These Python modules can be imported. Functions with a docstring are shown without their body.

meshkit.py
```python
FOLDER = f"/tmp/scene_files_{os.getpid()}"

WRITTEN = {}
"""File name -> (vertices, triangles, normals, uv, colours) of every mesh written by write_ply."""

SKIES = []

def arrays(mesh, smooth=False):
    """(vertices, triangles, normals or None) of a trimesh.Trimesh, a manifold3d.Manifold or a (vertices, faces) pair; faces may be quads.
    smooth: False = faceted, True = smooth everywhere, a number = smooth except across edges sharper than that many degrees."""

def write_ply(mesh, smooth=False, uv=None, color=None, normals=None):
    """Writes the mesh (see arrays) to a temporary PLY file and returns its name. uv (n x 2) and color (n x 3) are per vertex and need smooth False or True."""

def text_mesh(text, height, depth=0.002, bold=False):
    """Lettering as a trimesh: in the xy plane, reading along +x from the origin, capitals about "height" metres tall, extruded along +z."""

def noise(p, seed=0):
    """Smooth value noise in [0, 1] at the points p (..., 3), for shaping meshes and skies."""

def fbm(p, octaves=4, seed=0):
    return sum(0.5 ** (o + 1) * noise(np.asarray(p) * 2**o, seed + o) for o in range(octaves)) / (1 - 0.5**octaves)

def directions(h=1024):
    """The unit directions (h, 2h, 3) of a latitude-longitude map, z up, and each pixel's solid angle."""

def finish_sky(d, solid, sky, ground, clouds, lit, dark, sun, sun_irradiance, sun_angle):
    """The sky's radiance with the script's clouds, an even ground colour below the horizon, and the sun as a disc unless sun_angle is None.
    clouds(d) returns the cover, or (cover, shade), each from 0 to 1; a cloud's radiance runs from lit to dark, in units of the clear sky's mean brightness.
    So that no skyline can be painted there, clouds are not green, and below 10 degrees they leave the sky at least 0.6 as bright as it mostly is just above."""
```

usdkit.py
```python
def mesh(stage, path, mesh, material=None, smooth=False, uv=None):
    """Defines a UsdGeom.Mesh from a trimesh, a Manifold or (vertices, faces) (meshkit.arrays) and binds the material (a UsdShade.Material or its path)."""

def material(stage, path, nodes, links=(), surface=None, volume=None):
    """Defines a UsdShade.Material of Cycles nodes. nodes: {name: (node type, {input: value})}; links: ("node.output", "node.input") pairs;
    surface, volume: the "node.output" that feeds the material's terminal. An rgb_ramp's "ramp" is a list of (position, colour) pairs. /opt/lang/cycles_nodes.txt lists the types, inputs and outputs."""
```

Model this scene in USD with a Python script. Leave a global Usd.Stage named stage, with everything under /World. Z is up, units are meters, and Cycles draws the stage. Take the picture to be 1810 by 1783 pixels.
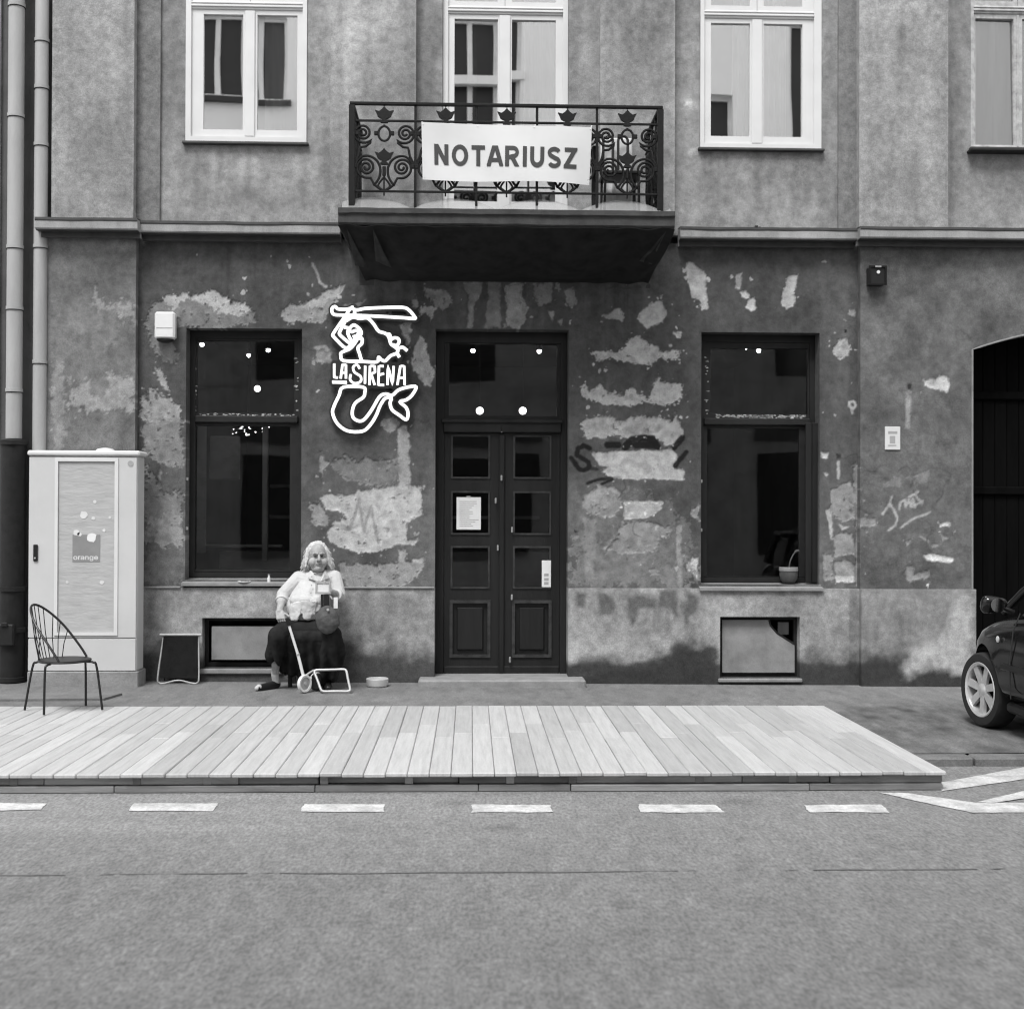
import math, random
import numpy as np, trimesh, usdkit, meshkit
from manifold3d import Manifold, Mesh as MMesh
from shapely.geometry import Polygon, LineString, Point, box as sbox
from shapely.ops import unary_union
import shapely
from pxr import Usd, UsdGeom, UsdLux, UsdShade, Sdf, Gf, Vt

random.seed(7)
RNG = np.random.default_rng(7)
stage = Usd.Stage.CreateInMemory()
UsdGeom.SetStageUpAxis(stage, UsdGeom.Tokens.z)
UsdGeom.SetStageMetersPerUnit(stage, 1.0)
UsdGeom.Xform.Define(stage, '/World')
UsdGeom.Scope.Define(stage, '/World/Looks')

# ---------------------------------------------------------------- camera
FPX, EYEZ = 2200.0, 1.7
YAW, PITCH, ROLL = np.radians([1.9, 0.5, 0.2])
_F = np.array([math.sin(YAW) * math.cos(PITCH), math.cos(YAW) * math.cos(PITCH), math.sin(PITCH)])
_R0 = np.array([math.cos(YAW), -math.sin(YAW), 0.0])
_U0 = np.cross(_R0, _F)
_R = _R0 * math.cos(ROLL) + _U0 * math.sin(ROLL)
_U = -_R0 * math.sin(ROLL) + _U0 * math.cos(ROLL)
EYE = np.array([0.0, 0.0, EYEZ])
cam = UsdGeom.Camera.Define(stage, '/World/camera')
cam.CreateHorizontalApertureAttr(36.0)
cam.CreateFocalLengthAttr(36.0 * FPX / 1810.0)
cam.CreateFStopAttr(2.2)
cam.CreateFocusDistanceAttr(8.7)
cam.CreateClippingRangeAttr((0.1, 1000.0))
cam.CreateExposureAttr(1.20)
M = Gf.Matrix4d(1.0)
for i, v in enumerate((_R, _U, -_F, EYE)):
    M.SetRow(i, Gf.Vec4d(*map(float, v), 1.0 if i == 3 else 0.0))
UsdGeom.Xformable(cam).AddTransformOp().Set(M)

# ---------------------------------------------------------------- sky and sun (even, overcast, black-and-white film)
SUN = np.array([-0.22, -0.50, 0.86]); SUN /= np.linalg.norm(SUN)
CLOUD = 6.0      # the even brightness of the cloud cover
sky_mat = usdkit.material(stage, '/World/Looks/sky', {
    'sky': ('sky_texture', {'sky_type': 'single_scattering', 'sun_disc': False, 'sun_elevation': float(math.asin(SUN[2])),
                            'sun_rotation': float(math.atan2(SUN[0], SUN[1])), 'aerosol_density': 2.0}),
    'grey': ('rgb_to_bw', {}), 'cloud': ('mix_color', {'blend_type': 'mix', 'fac': 0.65, 'b': (CLOUD, CLOUD, CLOUD)}),
    'bg': ('background_shader', {'strength': 0.12})}, [('sky.color', 'grey.color'), ('grey.val', 'cloud.a'), ('cloud.result', 'bg.color')], surface='bg.background')
dome = UsdLux.DomeLight.Define(stage, '/World/sky')
UsdShade.MaterialBindingAPI.Apply(dome.GetPrim()).Bind(sky_mat)
dome.GetPrim().SetCustomDataByKey('kind', 'structure')
sun = UsdLux.DistantLight.Define(stage, '/World/sun')
sun.CreateIntensityAttr(0.40); sun.CreateAngleAttr(20.0); sun.CreateNormalizeAttr(True); sun.CreateColorAttr((1, 1, 1))
_z = SUN; _x = np.cross([0, 1, 0], _z); _x /= np.linalg.norm(_x); _y = np.cross(_z, _x)
Ms = Gf.Matrix4d(1.0)
for i, v in enumerate((_x, _y, _z)):
    Ms.SetRow(i, Gf.Vec4d(*map(float, v), 0.0))
UsdGeom.Xformable(sun).AddTransformOp().Set(Ms)
sun.GetPrim().SetCustomDataByKey('kind', 'structure')


# ---------------------------------------------------------------- measuring helpers: a point seen in the photograph, on a plane of the place
def ray(px, py):
    return _F * FPX + _R * (px - 905.0) + _U * (891.5 - py)
def W(px, py, Y):
    d = ray(px, py)
    return EYE + d * (Y / d[1])
def G(px, py, Z):
    d = ray(px, py)
    return EYE + d * ((Z - EYEZ) / d[2])
def seen(x, y, z):
    d = np.stack([np.asarray(x, float), np.asarray(y, float) + 0 * x, np.asarray(z, float) - EYEZ], -1)
    w = d @ _F
    return 905 + FPX * (d @ _R) / w, 891.5 - FPX * (d @ _U) / w
YW = 11.9
def X(px, py=600, Y=YW): return float(W(px, py, Y)[0])
def Z(py, px=900, Y=YW): return float(W(px, py, Y)[2])
KERB_Y = 8.42
def pave_z(x, y):
    t = (y - KERB_Y) / (YW - KERB_Y)
    return 0.062 + 0.043 * t - 0.0065 * x * np.clip(t, 0, 1)

# ---------------------------------------------------------------- scene tree helpers
BASE, COUNT = {}, {}
def numbered(parent, name):
    k = COUNT.get((parent, name), -1) + 1
    COUNT[(parent, name)] = k
    return f'{parent}/{name}' + (f'_{k:03d}' if k else '')
def tag(path, label=None, cat=None, group=None, kind=None):
    p = stage.GetPrimAtPath(path)
    for k, v in (('label', label), ('category', cat), ('group', group), ('kind', kind)):
        if v:
            p.SetCustomDataByKey(k, v)
    return path
def thing(name, label=None, cat=None, base=(0, 0, 0), group=None, kind=None):
    path = numbered('/World', name)
    x = UsdGeom.Xform.Define(stage, path)
    x.AddTranslateOp().Set(Gf.Vec3d(*map(float, base)))
    BASE[path] = np.asarray(base, float)
    return tag(path, label, cat, group, kind)
def part(parent, name, mesh, mat, smooth=False, label=None, kind=None, tone=None):
    path = numbered(parent, name)
    b = BASE.get(parent, np.zeros(3))
    v, f, n = meshkit.arrays(mesh, smooth)
    m = UsdGeom.Mesh.Define(stage, path)
    m.CreatePointsAttr(Vt.Vec3fArray.FromNumpy((v - b).astype(np.float32)))
    m.CreateFaceVertexCountsAttr(Vt.IntArray.FromNumpy(np.full(len(f), 3, np.int32)))
    m.CreateFaceVertexIndicesAttr(Vt.IntArray.FromNumpy(np.asarray(f, np.int32).ravel()))
    m.CreateSubdivisionSchemeAttr('none')
    if n is not None:
        m.CreateNormalsAttr(Vt.Vec3fArray.FromNumpy(n.astype(np.float32))); m.SetNormalsInterpolation('vertex')
    if tone is not None:
        t = np.repeat(np.asarray(tone, np.float32)[:, None], 3, 1)
        UsdGeom.PrimvarsAPI(m).CreatePrimvar('tone', Sdf.ValueTypeNames.Color3fArray, 'vertex').Set(Vt.Vec3fArray.FromNumpy(t))
    UsdShade.MaterialBindingAPI.Apply(m.GetPrim()).Bind(MAT[mat])
    BASE[path] = b
    return tag(path, label, kind=kind)
def single(name, mesh, mat, label=None, cat=None, smooth=False, group=None, kind=None):
    p = part('/World', name, mesh, mat, smooth)
    return tag(p, label, cat, group, kind)
def copy_of(src, name, base, rotz=0.0, label=None, cat=None, group=None):
    path = numbered('/World', name)
    x = UsdGeom.Xform.Define(stage, path)
    x.GetPrim().GetReferences().AddInternalReference(src)
    x.GetPrim().SetInstanceable(True)
    x.ClearXformOpOrder()
    x.AddTranslateOp(opSuffix='place').Set(Gf.Vec3d(*map(float, base)))
    x.AddRotateZOp(opSuffix='place').Set(float(rotz))
    return tag(path, label, cat, group)

# ---------------------------------------------------------------- materials (all grey: the photograph is black and white)
MAT = {}
def g3(g): return (g, g, g)
def mat_plain(name, g, rough=0.7, var=0.12, scale=6.0, bump=0.0, bscale=60.0, metallic=0.0, spec=0.5, stretch=(1, 1, 1), grain=0.0, gscale=300.0, piece=0.0, rot=(0, 0, 0)):
    n = {'geo': ('geometry', {}),
         'map': ('mapping', {'scale': stretch, 'rotation': rot}),
         'n1': ('noise_texture', {'scale': scale, 'detail': 5.0, 'roughness': 0.6}),
         'r1': ('rgb_ramp', {'ramp': [(0.25, g3(g * (1 - 1.3 * var))), (0.5, g3(g)), (0.75, g3(min(1, g * (1 + var))))]}),
         'p': ('principled_bsdf', {'roughness': rough, 'metallic': metallic, 'specular_ior_level': spec})}
    l = [('geo.position', 'map.vector'), ('map.vector', 'n1.vector'), ('n1.fac', 'r1.fac')]
    out = 'r1.color'
    if grain:
        n['n3'] = ('noise_texture', {'scale': gscale, 'detail': 2.0, 'roughness': 0.7})
        n['r3'] = ('rgb_ramp', {'ramp': [(0.3, g3(1 - grain)), (0.7, g3(1 + grain))]})
        n['mx'] = ('mix_color', {'blend_type': 'multiply', 'fac': 1.0})
        l += [('geo.position', 'n3.vector'), ('n3.fac', 'r3.fac'), (out, 'mx.a'), ('r3.color', 'mx.b')]
        out = 'mx.result'
    if piece:
        n['oi'] = ('object_info', {})
        n['r4'] = ('rgb_ramp', {'ramp': [(0.0, g3(1 - piece)), (1.0, g3(1 + piece))]})
        n['mp'] = ('mix_color', {'blend_type': 'multiply', 'fac': 1.0})
        l += [('oi.random', 'r4.fac'), (out, 'mp.a'), ('r4.color', 'mp.b')]
        out = 'mp.result'
    l.append((out, 'p.base_color'))
    if bump:
        n['n2'] = ('noise_texture', {'scale': bscale, 'detail': 4.0, 'roughness': 0.6})
        n['b'] = ('bump', {'strength': bump, 'distance': 0.01})
        l += [('map.vector', 'n2.vector'), ('n2.fac', 'b.height'), ('b.normal', 'p.normal')]
    MAT[name] = usdkit.material(stage, '/World/Looks/' + name, n, l, surface='p.BSDF')
def mat_emit(name, s):
    MAT[name] = usdkit.material(stage, '/World/Looks/' + name, {'e': ('emission', {'color': (1, 1, 1), 'strength': s})}, [], surface='e.emission')
def mat_pane(name, fac, rough=0.0, tint=0.9, fm=2.0):
    MAT[name] = usdkit.material(stage, '/World/Looks/' + name, {
        't': ('transparent_bsdf', {'color': g3(tint)}), 'g': ('glossy_bsdf', {'color': g3(1.0), 'roughness': rough}),
        'geo': ('geometry', {}), 'n': ('noise_texture', {'scale': 0.9, 'detail': 1.0}), 'b': ('bump', {'strength': 0.12, 'distance': 0.02}),
        'fr': ('fresnel', {'IOR': 1.5}), 'ma': ('math', {'math_type': 'multiply_add', 'value2': fm, 'value3': fac}),
        'm': ('mix_closure', {})}, [('geo.position', 'n.vector'), ('n.fac', 'b.height'), ('b.normal', 'g.normal'), ('fr.fac', 'ma.value1'), ('ma.value', 'm.fac'), ('t.BSDF', 'm.closure1'), ('g.BSDF', 'm.closure2')], surface='m.closure')

def mat_wall(name, fine=0.22, bump=0.25, s1=11.0, s4=190.0, f4=0.13, st=(1, 1, 1)):
    MAT[name] = usdkit.material(stage, '/World/Looks/' + name, {
        'a': ('attribute', {'attribute': 'tone'}), 'pos': ('geometry', {}), 'geo': ('mapping', {'scale': st}),
        'n1': ('noise_texture', {'scale': s1, 'detail': 7.0, 'roughness': 0.65}),
        'r1': ('rgb_ramp', {'ramp': [(0.28, g3(1 - fine)), (0.72, g3(1 + fine))]}),
        'n4': ('noise_texture', {'scale': s4, 'detail': 2.0, 'roughness': 0.6}),
        'r4': ('rgb_ramp', {'ramp': [(0.3, g3(1 - f4)), (0.7, g3(1 + f4))]}),
        'm1': ('mix_color', {'blend_type': 'multiply', 'fac': 1.0}), 'm2': ('mix_color', {'blend_type': 'multiply', 'fac': 1.0}),
        'n2': ('noise_texture', {'scale': 45.0, 'detail': 5.0, 'roughness': 0.65}),
        'ad': ('math', {'math_type': 'multiply_add', 'value2': 0.6}),
        'b': ('bump', {'strength': bump, 'distance': 0.012}),
        'p': ('principled_bsdf', {'roughness': 0.88, 'specular_ior_level': 0.25})},
        [('pos.position', 'geo.vector'), ('geo.vector', 'n1.vector'), ('n1.fac', 'r1.fac'), ('a.color', 'm1.a'), ('r1.color', 'm1.b'), ('geo.vector', 'n4.vector'), ('n4.fac', 'r4.fac'),
         ('m1.result', 'm2.a'), ('r4.color', 'm2.b'), ('m2.result', 'p.base_color'),
         ('geo.vector', 'n2.vector'), ('n2.fac', 'ad.value1'), ('a.fac', 'ad.value3'), ('ad.value', 'b.height'), ('b.normal', 'p.normal')], surface='p.BSDF')
mat_wall('plaster', .32, .5, 14.0, 120.0, .22)
mat_plain('white_frame', 0.58, 0.45, 0.05, 3.0, 0.05)
mat_plain('old_frame', 0.38, 0.7, 0.35, 14.0, 0.2)
mat_plain('dark_frame', 0.014, 0.5, 0.25, 12.0, 0.1, spec=0.3)
mat_plain('dark_wood', 0.014, 0.45, 0.35, 9.0, 0.25, 40.0, stretch=(1, 1, 0.12), spec=0.25)
mat_plain('door_wood', 0.012, 0.42, 0.4, 7.0, 0.3, 40.0, stretch=(1, 1, 0.1), spec=0.3)
mat_plain('door_worn', 0.03, 0.5, 0.5, 16.0, 0.3, 40.0, spec=0.3)
mat_plain('gate_wood', 0.004, 0.7, 0.3, 9.0, 0.3, 40.0, stretch=(1, 1, 0.1), spec=0.02)
mat_plain('flaky_white', 0.40, 0.8, 0.75, 30.0, 0.4)
mat_plain('iron', 0.004, 0.5, 0.3, 30.0, 0.2, metallic=0.0, spec=0.25)
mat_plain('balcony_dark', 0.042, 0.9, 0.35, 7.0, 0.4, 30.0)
mat_plain('net_dark', 0.018, 0.85, 0.35, 9.0, 0.3, 120.0, spec=0.1)
mat_plain('cornice', 0.26, 0.85, 0.3, 5.0, 0.4, 35.0, stretch=(1.0, 1, 0.4), grain=0.15, gscale=90)
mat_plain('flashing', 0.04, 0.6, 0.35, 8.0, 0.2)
mat_plain('gutter_pipe', 0.33, 0.5, 0.14, 4.0, 0.1, stretch=(1, 1, 0.25), grain=0.06, gscale=120)
mat_plain('cast_iron', 0.012, 0.5, 0.35, 14.0, 0.3, spec=0.25)
mat_plain('neighbour', 0.085, 0.9, 0.3, 2.0, 0.3)
mat_plain('neighbour_light', 0.5, 0.9, 0.12, 2.0, 0.2)
mat_plain('opposite_wall', 0.9, 0.9, 0.06, 0.8, 0.2)
mat_plain('opposite_stone', 0.4, 0.9, 0.3, 2.0)
mat_plain('opposite_dark', 0.02, 0.5, 0.2, 2.0)
mat_plain('opposite_frame', 0.8, 0.5, 0.1, 2.0)
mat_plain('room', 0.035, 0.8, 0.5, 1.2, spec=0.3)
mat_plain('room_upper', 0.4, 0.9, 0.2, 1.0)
mat_plain('room_pale', 0.3, 0.8, 0.4, 2.5)
mat_plain('curtain', 0.78, 0.9, 0.12, 12.0, stretch=(1, 1, 0.05))
mat_plain('curtain_dark', 0.06, 0.9, 0.3, 10.0, stretch=(1, 1, 0.05))
mat_plain('asphalt', 0.195, 0.93, 0.10, 1.6, 0.35, 140.0, grain=0.34, gscale=58.0, spec=0.3)
mat_plain('pavement', 0.16, 0.9, 0.16, 3.0, 0.3, 90.0, grain=0.18, gscale=70.0, spec=0.3)
mat_plain('kerb', 0.13, 0.9, 0.25, 6.0, 0.4, 60.0, grain=0.2, gscale=80.0)
mat_plain('tar', 0.12, 0.9, 0.4, 9.0, 0.3)
mat_plain('road_paint', 0.46, 0.7, 0.34, 7.0, 0.3, 140.0, grain=0.2, gscale=50.0)
mat_plain('plank', 0.38, 0.65, 0.13, 5.0, 0.25, 40.0, stretch=(8, 0.5, 1), grain=0.08, gscale=90.0, piece=0.14)
mat_plain('beam', 0.27, 0.8, 0.3, 5.0, 0.3, 40.0, stretch=(0.5, 1, 5), piece=0.4)
mat_plain('concrete', 0.21, 0.9, 0.22, 7.0, 0.4, 60.0, grain=0.15, gscale=120.0)
mat_plain('cabinet', 0.46, 0.55, 0.05, 2.5, 0.05, grain=0.03, gscale=200)
mat_plain('cabinet_edge', 0.55, 0.55, 0.05, 2.5, 0.05)
mat_plain('poster_film', 0.37, 0.35, 0.11, 4.0, 0.7, 5.0, stretch=(1.2, 1, 4.0), rot=(0, 0.3, 0))
mat_plain('sticker_grey', 0.20, 0.6, 0.1, 8.0)
mat_plain('white_paper', 0.62, 0.7, 0.06, 9.0, 0.1)
mat_plain('pale_paper', 0.55, 0.7, 0.08, 9.0, 0.1)
mat_plain('print_grey', 0.30, 0.8, 0.1, 9.0)
mat_plain('print_black', 0.035, 0.7, 0.1, 9.0)
mat_plain('banner', 0.57, 0.6, 0.05, 2.5, 0.06, 12.0)
mat_plain('white_plastic', 0.62, 0.4, 0.04, 5.0)
mat_plain('black_plastic', 0.012, 0.4, 0.15, 9.0, spec=0.3)
mat_plain('grey_plastic', 0.3, 0.5, 0.1, 9.0)
mat_plain('sign_board', 0.016, 0.35, 0.1, 9.0)
mat_plain('chair_metal', 0.012, 0.4, 0.2, 30.0, spec=0.35)
mat_plain('alu', 0.42, 0.35, 0.1, 20.0, metallic=0.3)
mat_plain('alu_dull', 0.30, 0.45, 0.2, 20.0, metallic=0.2)
mat_plain('black_cloth', 0.009, 0.9, 0.35, 12.0, 0.3, 90.0, spec=0.15)
mat_plain('skirt', 0.017, 0.95, 0.5, 8.0, 0.8, 24.0, spec=0.12)
mat_plain('shirt', 0.46, 0.9, 0.14, 9.0, 0.7, 26.0, spec=0.2)
mat_plain('skin', 0.31, 0.6, 0.22, 26.0, 0.3, 60.0, spec=0.25)
mat_plain('skin_dark', 0.10, 0.6, 0.1, 20.0)
mat_plain('hair', 0.5, 0.7, 0.22, 60.0, 0.6, 160.0, stretch=(1, 1, 0.12))
mat_plain('eye', 0.03, 0.25, 0.05, 20.0)
mat_plain('sock', 0.4, 0.9, 0.08, 20.0)
mat_plain('bag', 0.055, 0.8, 0.3, 14.0, 0.3)
mat_plain('bowl', 0.45, 0.5, 0.12, 12.0)
mat_plain('car_paint', 0.006, 0.12, 0.1, 4.0)
mat_plain('car_glass', 0.006, 0.05, 0.0, 4.0, spec=0.7)
mat_plain('mirror', 0.85, 0.04, 0.0, 4.0, metallic=1.0)
mat_plain('tyre', 0.012, 0.8, 0.2, 20.0, 0.2)
mat_plain('rim', 0.60, 0.35, 0.1, 20.0, metallic=0.5)
mat_plain('indicator', 0.72, 0.3, 0.05, 20.0)
mat_plain('panel_board', 0.22, 0.8, 0.25, 5.0, 0.2)
mat_plain('panel_board_dark', 0.20, 0.8, 0.30, 4.0, 0.2, grain=0.08, gscale=120.0)
mat_plain('pale_net', 0.45, 0.9, 0.25, 12.0, 0.2)
mat_emit('neon', 0.75)
mat_emit('lamp', 14.0)
mat_emit('lamp_soft', 3.0)
mat_pane('pane_upper', 0.50)
mat_pane('pane_lower', 0.00, 0.01, 0.85, 1.7)
mat_pane('pane_old', 0.22, 0.12, 0.7)
def mat_veil(name, g, cover):
    MAT[name] = usdkit.material(stage, '/World/Looks/' + name, {
        't': ('transparent_bsdf', {}), 'd': ('diffuse_bsdf', {'color': g3(g)}), 'm': ('mix_closure', {'fac': cover})},
        [('t.BSDF', 'm.closure1'), ('d.BSDF', 'm.closure2')], surface='m.closure')
mat_plain('weed_leaf', 0.06, 0.7, 0.2, 20.0)
mat_veil('net_veil', 0.30, 0.30)

# ---------------------------------------------------------------- mesh helpers
def box(x0, x1, y0, y1, z0, z1, c=0.0):
    if c <= 0:
        m = trimesh.creation.box([x1 - x0, y1 - y0, z1 - z0])
        m.apply_translation([(x0 + x1) / 2, (y0 + y1) / 2, (z0 + z1) / 2])
        return m
    pts = []
    lo, hi = np.array([x0, y0, z0]), np.array([x1, y1, z1])
    c = min(c, 0.45 * float((hi - lo).min()))
    for s in np.ndindex(2, 2, 2):
        q = np.where(np.array(s) == 0, lo, hi); d = np.where(np.array(s) == 0, 1.0, -1.0)
        for k in range(3):
            p = q + d * c; p[k] = q[k]; pts.append(p)
    return trimesh.convex.convex_hull(np.array(pts))
def cat(*ms):
    ms = [m for q in ms for m in (q if isinstance(q, (list, tuple)) else [q])]
    return trimesh.util.concatenate(ms)
def ext(poly, y0, y1):
    """a polygon in x and z, extruded from y0 (front) to y1 (back)"""
    out = []
    for p in getattr(poly, 'geoms', [poly]):
        if p.is_empty or p.area < 1e-8:
            continue
        m = trimesh.creation.extrude_polygon(p, y1 - y0, engine='earcut')
        v = m.vertices.copy()
        m = trimesh.Trimesh(np.stack([v[:, 0], y1 - v[:, 2], v[:, 1]], 1), m.faces, process=False)
        out.append(m)
    return cat(*out)
def ring(x0, x1, z0, z1, l, r, b, t, y0, y1):
    return ext(sbox(x0, z0, x1, z1).difference(sbox(x0 + l, z0 + b, x1 - r, z1 - t)), y0, y1)
def quad(x0, x1, z0, z1, y, tilt=(0.0, 0.0)):
    """an upright pane; tilt: how far out of true it leans, in radians"""
    cx, cz = (x0 + x1) / 2, (z0 + z1) / 2
    v = np.array([[x0, y, z0], [x1, y, z0], [x1, y, z1], [x0, y, z1]], float)
    v[:, 1] += (v[:, 0] - cx) * tilt[0] + (v[:, 2] - cz) * tilt[1]
    return trimesh.Trimesh(v, [[0, 1, 2], [0, 2, 3]], process=False)
def tube(pts, r, n=8, closed=False, flat=1.0):
    p = np.asarray(pts, float)
    if closed:
        p = np.vstack([p, p[:1]])
    rr = np.broadcast_to(np.asarray(r, float), len(p)).copy()
    t = np.gradient(p, axis=0)
    if closed:
        t[0] = t[-1] = p[1] - p[-2]
    t /= np.maximum(np.linalg.norm(t, axis=1, keepdims=True), 1e-12)
    a = np.array([0, 1.0, 0]) if abs(t[0][1]) < 0.9 else np.array([1.0, 0, 0])
    u = np.cross(t[0], a); u /= np.linalg.norm(u)
    rings, ang = [], np.linspace(0, 2 * np.pi, n, endpoint=False)
    for i in range(len(p)):
        u = u - t[i] * (u @ t[i])
        u /= max(np.linalg.norm(u), 1e-12)
        w = np.cross(t[i], u)
        rings.append(p[i] + rr[i] * (np.cos(ang)[:, None] * u + flat * np.sin(ang)[:, None] * w))
    v = np.vstack(rings)
    f = []
    for i in range(len(p) - 1):
        for k in range(n):
            a0, b0 = i * n + k, i * n + (k + 1) % n
            f += [[a0, b0, b0 + n], [a0, b0 + n, a0 + n]]
    if not closed:
        v = np.vstack([v, p[0], p[-1]])
        m = len(v)
        for k in range(n):
            f.append([m - 2, (k + 1) % n, k])
            f.append([m - 1, (len(p) - 1) * n + k, (len(p) - 1) * n + (k + 1) % n])
    return trimesh.Trimesh(v, np.array(f)[:, ::-1], process=False)
def smooth_path(pts, n=6, closed=False):
    """Catmull-Rom through the points"""
    p = np.asarray(pts, float)
    q = np.vstack([p[-1:], p, p[:2]]) if closed else np.vstack([2 * p[0] - p[1], p, 2 * p[-1] - p[-2]])
    out = []
    for i in range(1, len(q) - 2):
        for s in np.linspace(0, 1, n, endpoint=False):
            a, b, c, d = q[i - 1], q[i], q[i + 1], q[i + 2]
            out.append(0.5 * (2 * b + (c - a) * s + (2 * a - 5 * b + 4 * c - d) * s * s + (3 * b - a - 3 * c + d) * s ** 3))
    if not closed:
        out.append(p[-1])
    return np.array(out)
def disc(c, axis, r, h, n=32):
    m = trimesh.creation.cylinder(r, h, sections=n)
    m.apply_transform(trimesh.geometry.align_vectors([0, 0, 1], axis))
    m.apply_translation(c)
    return m
def revolve(profile, axis=(0, 0, 1), c=(0, 0, 0), n=32):
    m = trimesh.creation.revolve(np.asarray(profile, float), sections=n)
    m.apply_transform(trimesh.geometry.align_vectors([0, 0, 1], axis))
    m.apply_translation(c)
    return m
def grid_mesh(P):
    """P: rows x columns x 3"""
    h, w = P.shape[:2]
    i = np.arange(h * w).reshape(h, w)
    f = np.vstack([np.stack([i[:-1, :-1], i[:-1, 1:], i[1:, 1:]], -1).reshape(-1, 3), np.stack([i[:-1, :-1], i[1:, 1:], i[1:, :-1]], -1).reshape(-1, 3)])
    return trimesh.Trimesh(P.reshape(-1, 3), f, process=False)
def slab_of(P, t):
    """a thin closed sheet: grid P and the same grid moved by the vector t"""
    a = grid_mesh(P); b = grid_mesh(P + np.asarray(t)); b.invert()
    h, w = P.shape[:2]; i = np.arange(h * w).reshape(h, w)
    rim = np.concatenate([i[0, :], i[1:, -1], i[-1, -2::-1], i[-2:0:-1, 0]])
    n = h * w; f = []
    for k in range(len(rim)):
        p, q = rim[k], rim[(k + 1) % len(rim)]
        f += [[p, p + n, q + n], [p, q + n, q]]
    return trimesh.Trimesh(np.vstack([a.vertices, b.vertices]), np.vstack([a.faces, b.faces + n, f]), process=False)
def sphere_m(c, r, seg=24):
    m = Manifold.sphere(1.0, seg)
    r = np.broadcast_to(np.asarray(r, float), 3)
    return m.scale(tuple(map(float, r))).translate(tuple(map(float, c)))
def hull(*cr):
    return Manifold.batch_hull([sphere_m(c, r, 20) for c, r in cr])
def union(ms):
    out = ms[0]
    for m in ms[1:]:
        out = out + m
    return out
def soften(m, edge=0.01, it=6):
    m = m.refine_to_length(edge).to_mesh()
    t = trimesh.Trimesh(m.vert_properties[:, :3], m.tri_verts, process=True)
    trimesh.smoothing.filter_taubin(t, lamb=0.5, nu=0.52, iterations=it)
    return t
def fbm2(x, z, s, seed=0, octaves=4):
    return meshkit.fbm(np.stack([x * s, z * s, 0 * x + 3.7 + seed], -1), octaves, seed)

# ---------------------------------------------------------------- the wear of the facade: stains, peeled paint, marks and some painted recess shade, in photograph pixels on the wall
def zz(pts, ox, oy, s):
    return [(ox + a / s, oy + b / s) for a, b in pts]
Z4 = lambda *p: zz(p, 0, 500, 2.345)
Z5 = lambda *p: zz(p, 440, 500, 2.41)
Z6 = lambda *p: zz(p, 980, 500, 2.41)
Z7 = lambda *p: zz(p, 1400, 560, 2.026)
Z3 = lambda *p: zz(p, 1180, 0, 2.873)
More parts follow.
